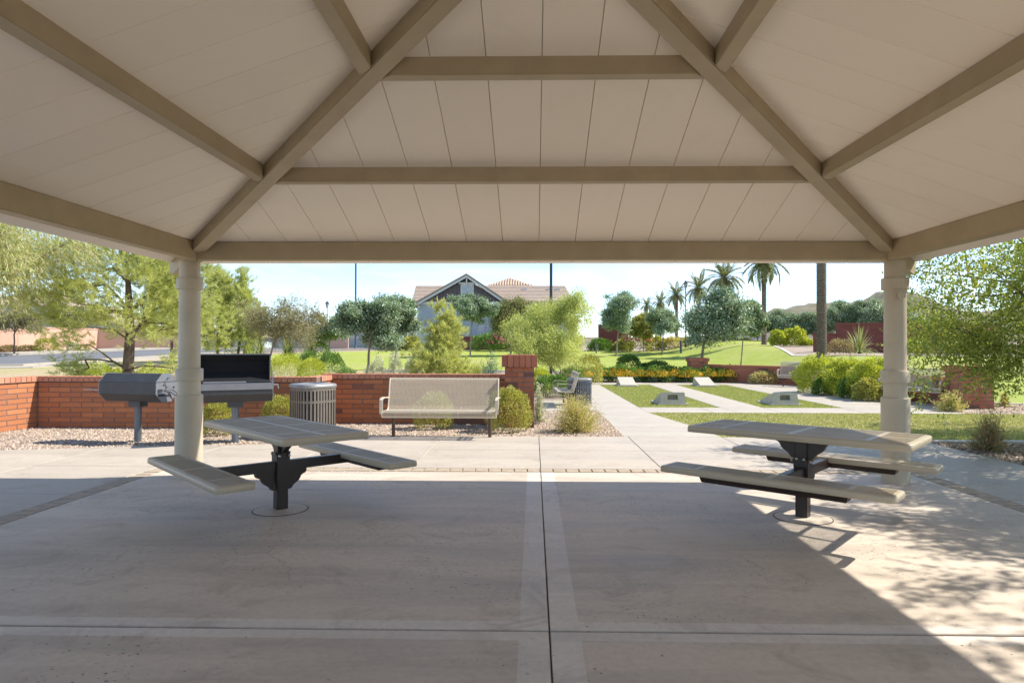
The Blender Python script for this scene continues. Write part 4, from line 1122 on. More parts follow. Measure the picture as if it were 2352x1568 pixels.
def foliage(rng, style, P, cen, n, rc, l, w):
    """leaf arrays round clump centres P"""
    m = len(P)*n; idx = np.repeat(np.arange(len(P)), n); outw = unit(P-cen)[idx]
    if style == 'broad':
        C = P[idx]+rng.normal(size=(m, 3))*rc*np.array([1, 1, .75]); A = rng.normal(size=(m, 3))+outw*.7+np.array([0, 0, -.25])
        return leaf_quads(C, A, l*rng.uniform(.6, 1.3, m), w*rng.uniform(.7, 1.3, m), rng, outw+np.array([0, 0, .9]))
    if style == 'fine':     # leaflets strung on twigs
        tw = max(1, n//14); k = 14; mt = len(P)*tw; ti = np.repeat(np.arange(len(P)), tw); o2 = unit(P-cen)[ti]
        D = unit(rng.normal(size=(mt, 3))*.8+o2*.8+np.array([0, 0, -.12])); S0 = P[ti]+rng.normal(size=(mt, 3))*rc*.6; Lt = rc*rng.uniform(.9, 1.9, mt)
        t = np.tile(np.linspace(.1, 1, k), mt); ii = np.repeat(np.arange(mt), k)
        C = S0[ii]+D[ii]*(Lt[ii]*t)[:, None]+np.array([0, 0, -1.])*(.45*rc*t**2)[:, None]
        A = D[ii]*.5+rng.normal(size=(len(C), 3))*.9; C = C+rng.normal(size=C.shape)*.012
        return leaf_quads(C, A, l*rng.uniform(.6, 1.3, len(C)), w, rng, np.array([0, 0, 1.]))
    if style == 'pine':     # needle tufts round twig ends
        tw = max(1, n//26); k = 26; mt = len(P)*tw; ti = np.repeat(np.arange(len(P)), tw); o2 = unit((P-cen)*np.array([1, 1, .35]))[ti]
        D = unit(rng.normal(size=(mt, 3))*.55+o2*.9+np.array([0, 0, .38])); S0 = P[ti]+rng.normal(size=(mt, 3))*rc*.8
        ii = np.repeat(np.arange(mt), k); t = rng.random(mt*k)
        C = S0[ii]+D[ii]*(t*rc*.9)[:, None]; A = D[ii]*.9+rng.normal(size=(len(C), 3))*.42
        return leaf_quads(C, A, l*rng.uniform(.6, 1.2, len(C)), w, rng)
    if style == 'willow':
        C = P[idx]+rng.normal(size=(m, 3))*rc; A = rng.normal(size=(m, 3))*.45+outw*.35+np.array([0, 0, -.75])
        return leaf_quads(C, A, l*rng.uniform(.5, 1.2, m), w, rng)
def tree(name, label, loc, crown_c, rad, nclump, style, n, rc, l, w, mat, bark='bark', trunk_h=None, stems=None, rtrunk=.08, shell=.5, low=-1, lump=.3, taper=None, seed=0, group=None, cat='tree', up=.25, leader=False, extra=None, lean=(0, 0), lobes=0):
    rng = np.random.default_rng(seed+100)
    root = empty(name, loc); tag(root, label, cat, group)
    c = np.array(crown_c, float)
    P = crown_pts(rng, nclump, c, rad, shell, low, lump, taper, lobes)
    if extra is not None: P = np.concatenate([P, np.array(extra, float)])
    th = trunk_h if trunk_h is not None else c[2]-rad[2]*.6
    if stems is None:
        top = c[2]+rad[2]*(.9 if leader else 0)
        zs = [-.08, 0, .05] + list(np.linspace(th*.33, th, 3)) + list(np.linspace(th+(top-th)*.2, top, 5 if leader else 2))
        x0 = 0; st = []
        for z in zs:
            f = max(0, z)/max(top, .1); st.append((lean[0]*f+c[0]*f+rng.normal()*.018*(z > .1), lean[1]*f+c[1]*f+rng.normal()*.018*(z > .1), z))
        stems = [st]
    zc = [p for p in stems]
    segs = skeleton(rng, stems, P, .006, up=up, rmax=rtrunk, zmin=th*.8)
    place(tubes_mesh('trunk', segs, M[bark]), 'trunk', root)
    V, Q = foliage(rng, style, P, c-np.array([0, 0, rad[2]*.4]), n, rc, l, w)
    V[:, 2] = np.maximum(V[:, 2], .02)
    place(np_mesh('crown', V, Q, M[mat]), 'crown', root)
    return root
def on(px, Y, dz=0.0):
    x = ax(px, Y); return (x, Y, gh(x, Y)+dz)
def hz(px, py, Y):       # height above the ground there
    return az(px, py, Y)-gh(ax(px, Y), Y)
def wpx(d, Y): return d/F*Y

# -- left pine beyond the wall
Y = 16.5
tree('pine_tree', 'large yellow-green pine with a stout trunk behind the left grill', on(300, Y), (-.1, 0, 2.65), (1.75, 1.6, 2.1), 215, 'pine', 520, .20, .13, .0095, 'l_pine', rtrunk=.145, trunk_h=.9, leader=True, low=-.95, lump=.35,
     taper=lambda z: 1.1-.35*z, seed=1, lobes=16, up=.1, extra=[(-1.5, -.3, .95), (-1.4, -.2, 1.1), (-1.2, -.2, .85), (-1.25, .1, .8), (-1.05, 0, .95), (1.1, -.1, .95), (1.3, -.2, .85), (1.0, .2, .7), (1.6, 0, 1.0), (-.9, -.5, .7), (.7, -.6, .8)])
# -- narrow-leaved tree reaching in from the left
tree('acacia_tree', 'narrow-leaved tree with pale drooping flowering branches at the left edge', (-11.9, 13.6, gh(-11.9, 13.6)), (-.1, 0, 3.6), (2.7, 2.2, 1.6), 150, 'willow', 250, .20, .16, .018, 'l_acacia', bark='palebark', rtrunk=.12, trunk_h=1.5, seed=2, lump=.5, shell=.35, low=-.8, lobes=9)
# -- pines right of the left column
Y = 43
tree('pine_tree', 'tall slim pine right against the left column', on(500, Y), (0, 0, 3.55), (1.15, 1.1, 2.9), 130, 'pine', 390, .25, .26, .020, 'l_pine', rtrunk=.10, trunk_h=.6, leader=True, taper=lambda z: .95-.75*max(z, -.6), seed=3, lump=.3)
tree('pine_tree', 'pointed yellow-green pine second from the left column', on(545, Y+1), (.3, 0, 3.1), (1.0, 1.0, 2.6), 130, 'pine', 390, .25, .26, .020, 'l_pine', rtrunk=.09, trunk_h=.6, leader=True, taper=lambda z: .95-.75*max(z, -.6), seed=4, lump=.4, lean=(.3, 0))
tree('pine_tree', 'pine crown showing just left of the left column', on(395, 40), (0, 0, 3.4), (1.6, 1.2, 2.8), 110, 'pine', 390, .28, .26, .022, 'l_pine', rtrunk=.09, trunk_h=.6, leader=True, taper=lambda z: .95-.6*max(z, -.6), seed=5)
# -- sparse mesquite
Y = 27
tree('mesquite_tree', 'airy grey-olive mesquite with a thin leaning trunk right of the open grill', on(606, Y), (.75, 0, 2.45), (1.65, 1.3, 1.15), 130, 'fine', 420, .24, .05, .024, 'l_sparse', bark='palebark', rtrunk=.045, trunk_h=1.1, seed=6, lump=.55, shell=.5, low=-.75, lean=(-.15, 0), lobes=9)
# -- round dark trees
def dark_tree(label, px, Y, top, bot, wd, seed, trunk_px=None, mat='l_dark', ncl=110, n=300, lump=.45, l=.13, group=None):
    x, y, z = on(px if trunk_px is None else trunk_px, Y); zt = hz(px, top, Y); zb = hz(px, bot, Y); rx = wpx(wd, Y)/2
    off = ax(px, Y)-x
    return tree('shade_tree', label, (x, y, z), (off, 0, (zt+zb)/2), (rx*.97, rx*.9, (zt-zb)/2*.95), ncl, 'broad', n, rx*.125, l, l*.45, mat, bark='palebark', rtrunk=.07*rx/1.5, trunk_h=max(.3, zb*.95), seed=seed, lump=lump, shell=.5, group=group, lobes=11)
dark_tree('round dark green tree on a slim trunk behind the trash can', 853, 28, 680, 812, 140, 10, 841, ncl=130, n=330, l=.11)
dark_tree('dark green tree overlapping to the right of the round one, left of the gabled house', 915, 33, 676, 790, 105, 11, 905)
dark_tree('small dark tree beside the tiny lantern post', 762, 45, 716, 786, 84, 12, 752)
dark_tree('dark green tree before the dormer of the gabled house', 1086, 49, 672, 742, 84, 13, 1080, lump=.45)
dark_tree('brownish olive tree right of the gable, over the pink flowers', 1183, 50, 676, 782, 105, 14, 1172, 'l_dark2', lump=.45, n=300)
dark_tree('dark round tree before the maroon wall right of the airy tree', 1424, 50, 667, 758, 98, 15, 1415)
dark_tree('broad dark tree on a thin trunk behind the seat wall pier', 1625, 31, 662, 792, 165, 16, 1606, ncl=150, n=330, lump=.45, l=.12)
dark_tree('dark tree peeking out right of the broad one', 1712, 36, 680, 778, 70, 17, 1700)
dark_tree('dark tree low between the palms, fourth trunk from the right', 1523, 52, 712, 786, 88, 18, 1521)
for i, (px, top, wd, Yt, lb) in enumerate([(1740, 716, 60, 58, 'first dark tree of the row, touching the thin palm trunk on its left'), (1795, 716, 75, 57, 'dark tree of the row just right of the thin palm trunk'),
        (1850, 712, 80, 56, 'dark tree of the row just left of the stout palm trunk'), (1925, 690, 90, 55, 'dark tree of the row just right of the stout palm trunk'), (1985, 684, 90, 53, 'dark tree of the row touching the right column'),
        (2075, 690, 90, 52, 'dark tree of the row right of the right column, behind the mesquite')]):
    dark_tree(lb, px, Yt, top, 772, wd, 20+i, group='row of dark trees beyond the palms', n=420, ncl=100)
dark_tree('dark tree beyond the left street behind the salmon wall', 160, 62, 690, 770, 90, 31, mat='l_dark2')
dark_tree('pale green bushy tree right of the round maroon-wall tree', 1478, 56, 722, 776, 60, 33, mat='s_olive')
# umbrella tree by the left wall
Yt = 50
tree('small_tree', 'little umbrella-shaped tree before the salmon wall at far left', on(33, Yt), (0, 0, 2.5), (2.3, 1.4, .95), 90, 'fine', 336, .3, .09, .05, 'l_sparse', rtrunk=.06, trunk_h=1.5, seed=40, low=-.5)
# centre young pine
Y = 17.2
tree('young_pine', 'young yellow-green pine poking above the brick wall in the middle', on(1012, Y), (.05, 0, 1.1), (.80, .75, 1.28), 130, 'pine', 416, .13, .13, .011, 'l_pine2', bark='palebark', rtrunk=.04, trunk_h=.25, leader=True, taper=lambda z: .86-.62*max(z, -.8), seed=42, lump=.5, up=.3)
# airy willow in the centre
Y = 23.5
x, y, z = on(1290, Y)
st = [[(0, 0, -.05), (.03, 0, .3), (-.05, 0, .75), (-.2, 0, 1.2), (-.3, .1, 1.7)], [(0, 0, -.05), (.10, .05, .35), (.28, .0, .8), (.22, 0, 1.3), (.35, 0, 1.9)], [(0, 0, -.05), (-.15, 0, .5), (-.5, .1, .95), (-.8, 0, 1.3)], [(0, 0, 0), (.2, .1, .5), (.42, .1, .9), (.5, .2, 1.4)]]
tree('desert_willow', 'airy light green tree with several bare pale stems in the centre', (x, y, z), (-.08, 0, 2.05), (1.66, 1.4, 1.25), 190, 'willow', 330, .15, .095, .022, 'l_willow', bark='palebark', stems=st, rtrunk=.05, trunk_h=.9, seed=44, lump=.35, shell=.45, low=-.9, lobes=14,
     extra=[(.5, 0, 3.15), (.62, 0, 3.4), (.56, .1, 3.28), (.1, 0, 3.1)])
# mesquite at right
x0, y0 = 9.7, 8.3
tree('mesquite_tree', 'large fresh green mesquite reaching in from the right edge', (x0, y0, 0), (.15, .3, 3.05), (3.9, 4.2, 1.75), 300, 'fine', 560, .28, .058, .030, 'l_mesq', rtrunk=.16, trunk_h=1.2, seed=45, lump=.35, shell=.45, low=-.62, lobes=20, up=.3,
     extra=[(-3.1+RNG.normal()*.35, .9+RNG.normal()*.5, 1.85-.8*RNG.random()) for _ in range(12)]+[(-3.9+1.9*RNG.random(), .4+2.2*RNG.random(), 1.35+1.9*RNG.random()) for _ in range(34)])
tree('mesquite_tree', 'mesquite out of the frame on the right that shades the near floor', (8.7, 4.9, 0), (-.5, -.2, 3.5), (3.1, 2.7, 1.1), 150, 'fine', 364, .26, .06, .032, 'l_mesq', rtrunk=.14, trunk_h=1.6, seed=46, lump=.6, shell=.3, low=-.7, up=.3)

# -- palms
def frond_mesh(L, droop, seed, k=40, dry=False, bend=0):
    rng = np.random.default_rng(seed); mb = MB(); pts = []
    for i in range(9):
        t = i/8; pts.append((L*(t-.12*t*t*droop), 0, L*(.55*t-.62*droop*t*t)))
    P = np.array(pts); V = []; Q = []
    mb.tube([tuple(p) for p in P], [.035*(1-.85*i/8) for i in range(9)], 4)
    for i in range(k):
        t = .10+.88*i/(k-1); j = t*8; a = int(min(j, 7)); p = P[a]+(P[a+1]-P[a])*(j-a); d = P[a+1]-P[a]; d = d/np.linalg.norm(d)
        ll = L*.20*math.sin(PI*min(1, t*.9+.12))**.7
        for s_ in (-1, 1):
            dirn = d*.75+np.array([0, s_*.9, .25-.35*t])+rng.normal(size=3)*.09; dirn /= np.linalg.norm(dirn)
            e = p+dirn*ll; e[2] -= ll*.18; wv = np.cross(dirn, [0, 0, 1]); wv = wv/np.linalg.norm(wv)*.042
            m_ = p+(e-p)*.45
            mb.add([tuple(p), tuple(m_+wv), tuple(e), tuple(m_-wv)], [(0, 1, 2, 3)])
    return mb.mesh('frond', M['l_palmdry'] if dry else M['l_palm'])
FR = [frond_mesh(2.5, d, 60+i) for i, d in enumerate((.25, .7, 1.15, 1.6))]
FD = frond_mesh(1.5, 2.4, 70, 20, True)
def palm(label, px, Y, py_crown, s_, seed, r=.2):
    rng = random.Random(seed); x, y, z = on(px, Y); ht = az(px, py_crown, Y)-z
    root = empty('palm_tree', (x, y, z)); tag(root, label, 'palm tree', 'date palms along the lawn')
    mb = MB(); zz = 0; prof = [(r*1.35, -.1), (r*1.2, .1)]
    k = int(ht/.11)
    for i in range(k):
        q = .15+(ht-.15)*i/k; f = r*(1.08-.1*q/ht); prof += [(f*.86, q), (f*1.12, q+.07)]
    prof += [(r*1.35, ht-.5), (r*1.25, ht-.1), (r*.5, ht+.15)]
    mb.lathe(prof, 12); mb.build('trunk', M['palmbark'], root)
    for i in range(34):
        t = i/34; el = 1.25-1.75*t; a = i*2.39996+rng.uniform(-.2, .2)
        m_ = FR[min(3, int(t*3.2+rng.uniform(0, .8)))]
        q = s_*rng.uniform(.88, 1.12)
        place(m_, 'frond', root, (0, 0, ht), (0, -(el-.45), a), (q, q, q))
    for i in range(6):
        a = i*1.1+rng.uniform(-.2, .2); place(FD, 'dry_frond', root, (0, 0, ht-.15), (0, .25, a), (s_*.8,)*3)
    return root
palm('leftmost and smallest date palm of the row', 1486, 125, 703, .85, 1)
palm('second date palm from the left, just above the dark trees', 1517, 110, 695, .85, 2)
palm('third date palm from the left', 1554, 86, 679, .85, 3)
palm('date palm whose full crown stands over the broad dark tree', 1605, 73, 663, .87, 4)
palm('date palm with its crown touching the eave, fifth from the left', 1664, 55, 640, .88, 5)
palm('thin-trunked date palm with fronds just under the eave', 1755, 49, 604, .88, 6, r=.17)
palm('stout date palm trunk rising out of sight past the eave, nearest of the row', 1887, 34, 430, 1.25, 7, r=.23)

# -- shrubs
def shrub(label, loc, rad, mat, n=4200, l=.05, w=.02, seed=0, style='round', group=None, name='shrub', cat='shrub', flower=None, nf=0, lump=.12, lowk=.75, fl=.03):
    rng = np.random.default_rng(seed+500); rx, ry, rz = rad
    if style == 'round':
        D = unit(rng.normal(size=(n, 3))); D[:, 2] = np.where(D[:, 2] < -.62, -D[:, 2], D[:, 2])
        th = np.arctan2(D[:, 1], D[:, 0]); ph = rng.uniform(0, 6.28, 5)
        f = 1+lump*(np.sin(3*th+ph[0]+3*D[:, 2])+.8*np.sin(5*th+ph[1]-4*D[:, 2])+.6*np.sin(8*D[:, 2]+2*th+ph[2]))*.5
        s_ = (1-.30*rng.random(n)**1.6)*f*np.where(rng.random(n) < .05, 1.07, 1)
        C = D*s_[:, None]*np.array([rx, ry, rz*.62])+np.array([0, 0, rz*.42])
        A = D*1.0+rng.normal(size=(n, 3))*.55+np.array([0, 0, .35])
        V, Q = leaf_quads(C, A, l*rng.uniform(.6, 1.3, n), w*rng.uniform(.7, 1.3, n), rng)
        nrm = C
    elif style == 'wispy':
        k = 22; m = max(8, n//k); a = rng.uniform(0, 6.28, m); el = rng.uniform(.15, 1.45, m)
        D = np.stack([np.cos(a)*np.cos(el), np.sin(a)*np.cos(el), np.sin(el)], 1); L = rng.uniform(.65, 1.12, m)
        ii = np.repeat(np.arange(m), k); t = np.tile(np.linspace(.18, 1, k), m)
        C = D[ii]*(t*L[ii])[:, None]*np.array([rx, ry, rz])+rng.normal(size=(m*k, 3))*.045*min(rx, rz)+np.stack([np.zeros(m*k)]*2+[-.12*rz*t**2], 1)
        C[:, 2] = np.abs(C[:, 2])
        A = D[ii]*.7+rng.normal(size=(m*k, 3))*.6
        V, Q = leaf_quads(C, A, l*rng.uniform(.6, 1.4, m*k), w, rng)
        for i in range(m):
            pass
        V2, Q2 = leaf_quads(np.zeros((m, 3)), D, np.linalg.norm(D*np.array([rx, ry, rz]), axis=1)*L*.95, .010, rng)
        Q = np.concatenate([Q, Q2+len(V)]); V = np.concatenate([V, V2])
    else:                   # 'blades': arching strap leaves
        rx, ry = rx*1.5, ry*1.5; m = n//3; a = rng.uniform(0, 6.28, m); el = rng.uniform(.35, 1.5, m); L = rng.uniform(.6, 1.1, m)
        D = np.stack([np.cos(a)*np.cos(el), np.sin(a)*np.cos(el), np.sin(el)], 1)
        sd = np.stack([-np.sin(a), np.cos(a), np.zeros(m)], 1)*w
        R3 = np.array([rx, ry, rz]); pts = []
        for t in (0, .45, .8, 1.0):
            c = D*(t*L)[:, None]*R3; c[:, 2] -= .42*rz*t**2.2*np.cos(el)*1.6; c[:, 2] = np.maximum(c[:, 2], .02); wd_ = {0: 1, .45: .8, .8: .5, 1.0: .1}[t]
            pts += [c-sd*wd_, c+sd*wd_]
        V = np.stack(pts, 1).reshape(-1, 3); b = np.arange(m)[:, None]*8
        Q = np.concatenate([b+np.array([[0, 1, 3, 2]]), b+np.array([[2, 3, 5, 4]]), b+np.array([[4, 5, 7, 6]])])
    if style == 'round': V[:, 2] = np.maximum(V[:, 2], -.01)
    if flower:
        root = empty(name, loc); tag(root, label, cat, group)
        place(np_mesh('foliage', V, Q, M[mat]), 'foliage', root)
        D = unit(rng.normal(size=(nf, 3))); D[:, 2] = np.abs(D[:, 2])*.9; C = D*rng.uniform(.9, 1.06, (nf, 1))*np.array([rx, ry, rz*.62])+np.array([0, 0, rz*.42])
        # little flower heads: two crossed tilted discs
        V1, Q1 = leaf_quads(C-np.array([fl/2, 0, 0]), np.tile([1., 0, 0], (nf, 1)), fl, fl*1.1, rng, D*3); V2, Q2 = leaf_quads(C-np.array([0, 0, fl/2]), np.tile([0., 0, 1], (nf, 1)), fl, fl, rng, D*3)
        fo = place(np_mesh('flowers', np.concatenate([V1, V2]), np.concatenate([Q1, Q2+len(V1)]), M[flower]), 'flowers', root); fo['kind'] = 'stuff'
        return root
    return tag(place(np_mesh(name, V, Q, M[mat]), name, None, loc), label, cat, group)
def shrub_px(label, px, base_py, top_py, wd, Y, mat, **k):
    x, y, z = on(px, Y); rz = hz(px, top_py, Y); rx = wpx(wd, Y)/2; k.setdefault('depth', .9)
    d = k.pop('depth'); rz *= 1.3 if k.get('style') == 'blades' else (1.1 if k.get('style') == 'wispy' else 1); return shrub(label, (x, y, z), (rx, rx*d, rz), mat, **k)
# before the walls
shrub_px('clipped yellow-green shrub between the left column and the open grill post', 500, 1000, 925, 76, 11.1, 's_olive', n=5200, l=.035, w=.016, seed=1)
shrub_px('clipped yellow-green shrub left of the tan trash can', 644, 992, 914, 84, 11.45, 's_olive', n=5200, l=.035, w=.016, seed=2)
shrub_px('clipped shrub seen through the mesh bench', 997, 990, 905, 92, 12.1, 's_olive', n=5600, l=.035, w=.016, seed=3)
shrub_px('dense rounded shrub at the foot of the brick pier', 1168, 991, 895, 104, 11.75, 's_olive', n=7500, l=.036, w=.017, seed=4)
shrub_px('silver-grey narrow shrub behind the brick pier', 1238, 968, 882, 30, 13.2, 's_grey', n=1500, l=.05, w=.018, seed=5, style='wispy')
shrub_px('loose straw-green shrub in gravel at the corner of the footpath', 1325, 996, 905, 148, 11.75, 's_straw', n=9000, l=.030, w=.013, seed=6, style='wispy')
shrub_px('twiggy brown-green shrub on the right gravel bed', 2268, 1024, 944, 92, 9.75, 's_brown', n=4200, l=.04, w=.011, seed=7, style='wispy')
shrub_px('rusty tipped low shrub left of the right brick pier', 2183, 941, 898, 76, 15.9, 's_straw', n=2600, l=.055, w=.018, seed=8, style='wispy')
shrub_px('grassy tuft just right of the right brick pier', 2306, 940, 902, 44, 17.2, 's_straw', n=900, l=.09, w=.012, seed=9, style='blades')
# hedges left of the right column
for i, (px, b_, t_, wd, Yh, m_, lb) in enumerate([
        (1882, 898, 826, 104, 22.3, 's_lime', 'leftmost large lime hedge shrub beside the footbench'), (1946, 906, 832, 104, 20.9, 's_lime', 'middle large lime hedge shrub'), (2010, 912, 830, 108, 19.6, 's_lime', 'large lime hedge shrub touching the right column'),
        (1900, 903, 868, 62, 21.2, 's_green', 'low dark green shrub at the foot of the leftmost hedge shrub'), (1958, 908, 872, 58, 19.9, 's_green', 'low dark green shrub at the foot of the middle hedge shrub'), (1992, 914, 874, 60, 18.9, 's_olive', 'low olive shrub in front of the hedge near the right column')]):
    shrub_px(lb, px, b_, t_, wd, Yh, m_, n=14000 if i < 3 else 5000, l=.065 if i < 3 else .06, w=.026, seed=20+i, lump=.22)
# flower bed
ORD = ['leftmost', 'second', 'third', 'fourth', 'fifth', 'sixth', 'seventh', 'eighth', 'ninth', 'rightmost']
for i, px in enumerate(range(1335, 1715, 42)):
    shrub_px('lantana mound covered in orange-yellow flowers, '+ORD[i]+' along the court', px+random.uniform(-5, 5), 878, 848-(i % 3)*2, 62, 28.9+.25*(i % 2), 's_green', n=1700, l=.10, w=.045, seed=40+i, lump=.3, name='lantana_shrub', cat='flowering shrub', group='orange-yellow lantana along the court', flower='f_orange', nf=900, fl=.065)
shrub_px('low straw-green shrub at the right end of the orange flowers', 1758, 880, 855, 72, 27.6, 's_straw', n=2200, l=.09, w=.035, seed=60)
shrub_px('round dark green shrub rising from the flowers', 1445, 862, 818, 58, 31.4, 's_green', n=4200, l=.09, w=.035, seed=61)
shrub_px('low dark shrub between the round shrub and the pier', 1508, 858, 831, 62, 31.8, 's_green', n=2600, l=.09, w=.035, seed=62)
shrub_px('dark low shrub just right of the round green shrub', 1480, 860, 836, 34, 31.5, 's_green', n=1600, l=.08, w=.03, seed=63)
shrub_px('pale green fluffy shrub under the airy tree', 1352, 872, 818, 66, 27.2, 's_olive', n=4200, l=.08, w=.026, seed=64)
shrub_px('bright green hedge shrub behind the end-on bench', 1272, 906, 866, 92, 20.3, 's_green', n=5200, l=.06, w=.028, seed=65, lump=.2)
shrub_px('bright green clump behind the brick pier cap', 1240, 896, 850, 60, 21.8, 's_lime', n=3400, l=.06, w=.026, seed=66, lump=.25)
shrub_px('dark green shrub under the bare willow stems', 1312, 884, 846, 60, 25.2, 's_green', n=2600, l=.07, w=.03, seed=67)
# behind the wall
shrub_px('largest lime shrub above the wall right of the open grill', 660, 884, 818, 96, 22, 's_lime', n=6800, l=.055, w=.02, seed=70, lump=.15)
shrub_px('lime shrub in front, just left of the dark round shrub', 717, 884, 826, 70, 20.5, 's_lime', n=5000, l=.055, w=.02, seed=71)
shrub_px('dark green rounded shrub above the wall', 760, 880, 812, 68, 22.6, 's_green', n=5600, l=.055, w=.022, seed=72)
shrub_px('small dark green shrub behind the lime pair', 708, 872, 810, 44, 25, 's_green', n=3000, l=.06, w=.022, seed=73)
shrub_px('low creeping green shrub at the foot of the dark round shrub', 796, 880, 848, 60, 21.5, 's_green', n=1800, l=.055, w=.022, seed=74)
shrub_px('leftmost silver sage above the wall, near the round dark tree trunk', 866, 888, 832, 46, 20, 's_grey', n=3600, l=.06, w=.016, seed=75, lump=.35)
shrub_px('upright silver sage in the middle of the three above the wall', 909, 888, 822, 32, 20, 's_grey', n=3000, l=.06, w=.016, seed=76, lump=.35)
shrub_px('silver sage half behind the young pine', 944, 888, 830, 34, 19.6, 's_grey', n=3000, l=.06, w=.016, seed=77, lump=.35)
shrub_px('blue-green rush clump left of the brick pier', 1124, 892, 806, 62, 17, 's_blue', n=4200, l=.10, w=.012, seed=78, style='wispy')
shrub_px('lime ground cover left of the pine trunk', 240, 892, 842, 130, 18.2, 's_lime', n=5200, l=.06, w=.022, seed=80, lump=.3)
shrub_px('lime ground cover right of the pine trunk', 352, 892, 846, 104, 18.6, 's_lime', n=4200, l=.06, w=.022, seed=81, lump=.3)
shrub_px('small round shrub by the left kerb beside the mesquite trunk', 571, 812, 794, 20, 46, 's_green', n=900, l=.14, w=.06, seed=82)
for i, px in enumerate((20, 64)):
    shrub_px(('flat olive shrub at the far left edge before the salmon wall', 'flat olive shrub second along the salmon wall')[i], px, 812, 796, 46, 55, 's_brown', n=1500, l=.18, w=.07, seed=84+i)
shrub_px('round spiky grey-green shrub before the salmon wall', 107, 812, 780, 46, 55, 's_olive', n=1700, l=.22, w=.05, seed=86)
shrub_px('small grey shrub before the salmon wall, right of the spiky one', 168, 810, 790, 22, 55, 's_grey', n=700, l=.18, w=.07, seed=87)
# ocotillo-like clumps behind the sparse mesquite
for i, (px, lb) in enumerate(((597, 'leftmost arching pale-green blade clump beyond the street edge'), (662, 'middle arching blade clump under the mesquite crown'), (712, 'rightmost arching blade clump, next to the dark small tree'))):
    shrub_px(lb, px, 808, 752, 66, 44, 's_yucca', n=480, l=.3, w=.035, seed=90+i, style='blades')
shrub_px('round green shrub under the small dark tree', 735, 806, 786, 40, 46, 's_green', n=1200, l=.15, w=.06, seed=93)
# beyond the lawn, centre and right
bk = [(906, 790, 36, 's_brown', 'brownish shrub beside the white gate post'), (1118, 772, 70, 's_green', 'green shrub under the dormer tree'), (1215, 762, 70, 's_olive', 'tall olive shrub right of the pink flowers'), (1378, 782, 50, 's_green', 'dark low shrub left of the maroon wall tree'),
      (1432, 784, 44, 's_olive', 'olive shrub below the maroon wall tree'), (1545, 778, 60, 's_straw', 'straw coloured mound under the palms'), (1590, 780, 44, 's_olive', 'yellowish low shrub left of the broad tree trunk'), (1505, 776, 40, 's_olive', 'olive mound between pink bush and straw mound'),
      (1665, 772, 44, 's_green', 'green low shrub right of the broad tree trunk'), (1700, 780, 40, 's_lime', 'lime low shrub under the dark trees'), (1788, 764, 32, 's_lime', 'smaller lime ball shrub between the two big palm trunks'), (1827, 758, 44, 's_lime', 'bigger lime ball shrub between the two big palm trunks'), (1853, 784, 30, 's_lime', 'low lime shrub right of the bigger ball shrub'),
      (945, 776, 40, 's_olive', 'shrub before the maroon wall left of the young pine')]
for i, (px, top, wd, m_, lb) in enumerate(bk):
    Yb = 58 if px < 1770 else 47
    b_ = 797+(H-gh(ax(px, Yb), Yb))*F/Yb
    shrub_px(lb, px, b_+1, top, wd, Yb, m_, n=2200, l=.19, w=.08, seed=110+i, lump=.3)
for i, (px, top, wd, lb) in enumerate([(1150, 762, 60, 'bush with deep pink flowers before the maroon wall'), (1462, 752, 66, 'bush with pale pink flowers beside the maroon wall tree')]):
    Yb = 57; b_ = 797+(H-gh(ax(px, Yb), Yb))*F/Yb
    shrub_px(lb, px, b_, top, wd, Yb, 's_green' if i == 0 else 's_olive', n=2200, l=.17, w=.07, seed=130+i, lump=.3, name='flowering_bush', cat='flowering shrub', flower='f_pink', nf=110, fl=.22)
for i, (px, wd, top, Yb, lb) in enumerate([(1972, 96, 755, 35, 'spiky agave-like clump of long blades before the right maroon wall'), (2128, 84, 762, 35, 'spiky blade clump behind the mesquite right of the column'), (1930, 56, 782, 34.6, 'low brown shrub left of the spiky clump')]):
    b_ = 797+(H-gh(ax(px, Yb), Yb))*F/Yb
    shrub_px(lb, px, b_, top, wd, Yb, 's_yucca' if i < 2 else 's_brown', n=560 if i < 2 else 1500, l=.12, w=.028, seed=140+i, style='blades' if i < 2 else 'round')
shrub_px('yellow-green mound seen right of the right column above the lawn', 2092, 818, 784, 44, 36, 's_lime', n=1500, l=.13, w=.05, seed=145)

# ------------------------------------------------------------------ poles and lanterns
def pole(label, px, Y, r, ht, mat, head=True):
    x, y, z = on(px, Y); root = empty('lamp_post', (x, y, z)); tag(root, label, 'lamp post')
    mb = MB(); mb.lathe([(r*1.8, -.05), (r*1.8, .12), (r*1.1, .2), (r, .5), (r*.9, ht)], 16); mb.build('shaft', M[mat], root, smooth=True)
    mb = MB(); mb.tube([(0, 0, ht-.1), (.5, 0, ht+.1), (.9, 0, ht+.1)], .04, 8); mb.build('arm', M[mat], root)
    mb = MB(); mb.box((1.1, 0, ht+.08), (.6, .3, .12)); mb.build('lamp_head', M[mat], root, bevel=.03); return root
pole('dark green pole rising from the airy tree past the eave', 1265.5, 26.5, .060, 7.5, 'poledark')
pole('slim blue-grey pole behind the round dark tree', 816.5, 62, .085, 14, 'poleblue')
def lantern(label, px, Y, py):
    x, y, z = on(px, Y); ht = az(px, py, Y)-z
    root = empty('lantern_post', (x, y, z)); tag(root, label, 'lamp post')
    MB().lathe([(.09, -.05), (.09, .3), (.05, .4), (.04, ht-.5)], 10).build('shaft', M['poledark'], root)
    MB().lathe([(.10, ht-.5), (.17, ht-.15), (.17, ht-.12)], 6).build('lantern', M['glass'], root)
    MB().lathe([(.24, ht-.12), (.10, ht), (.02, ht+.15)], 6).build('lantern_cap', M['poledark'], root)
lantern('tiny lantern post above the small dark tree', 751, 60, 694)
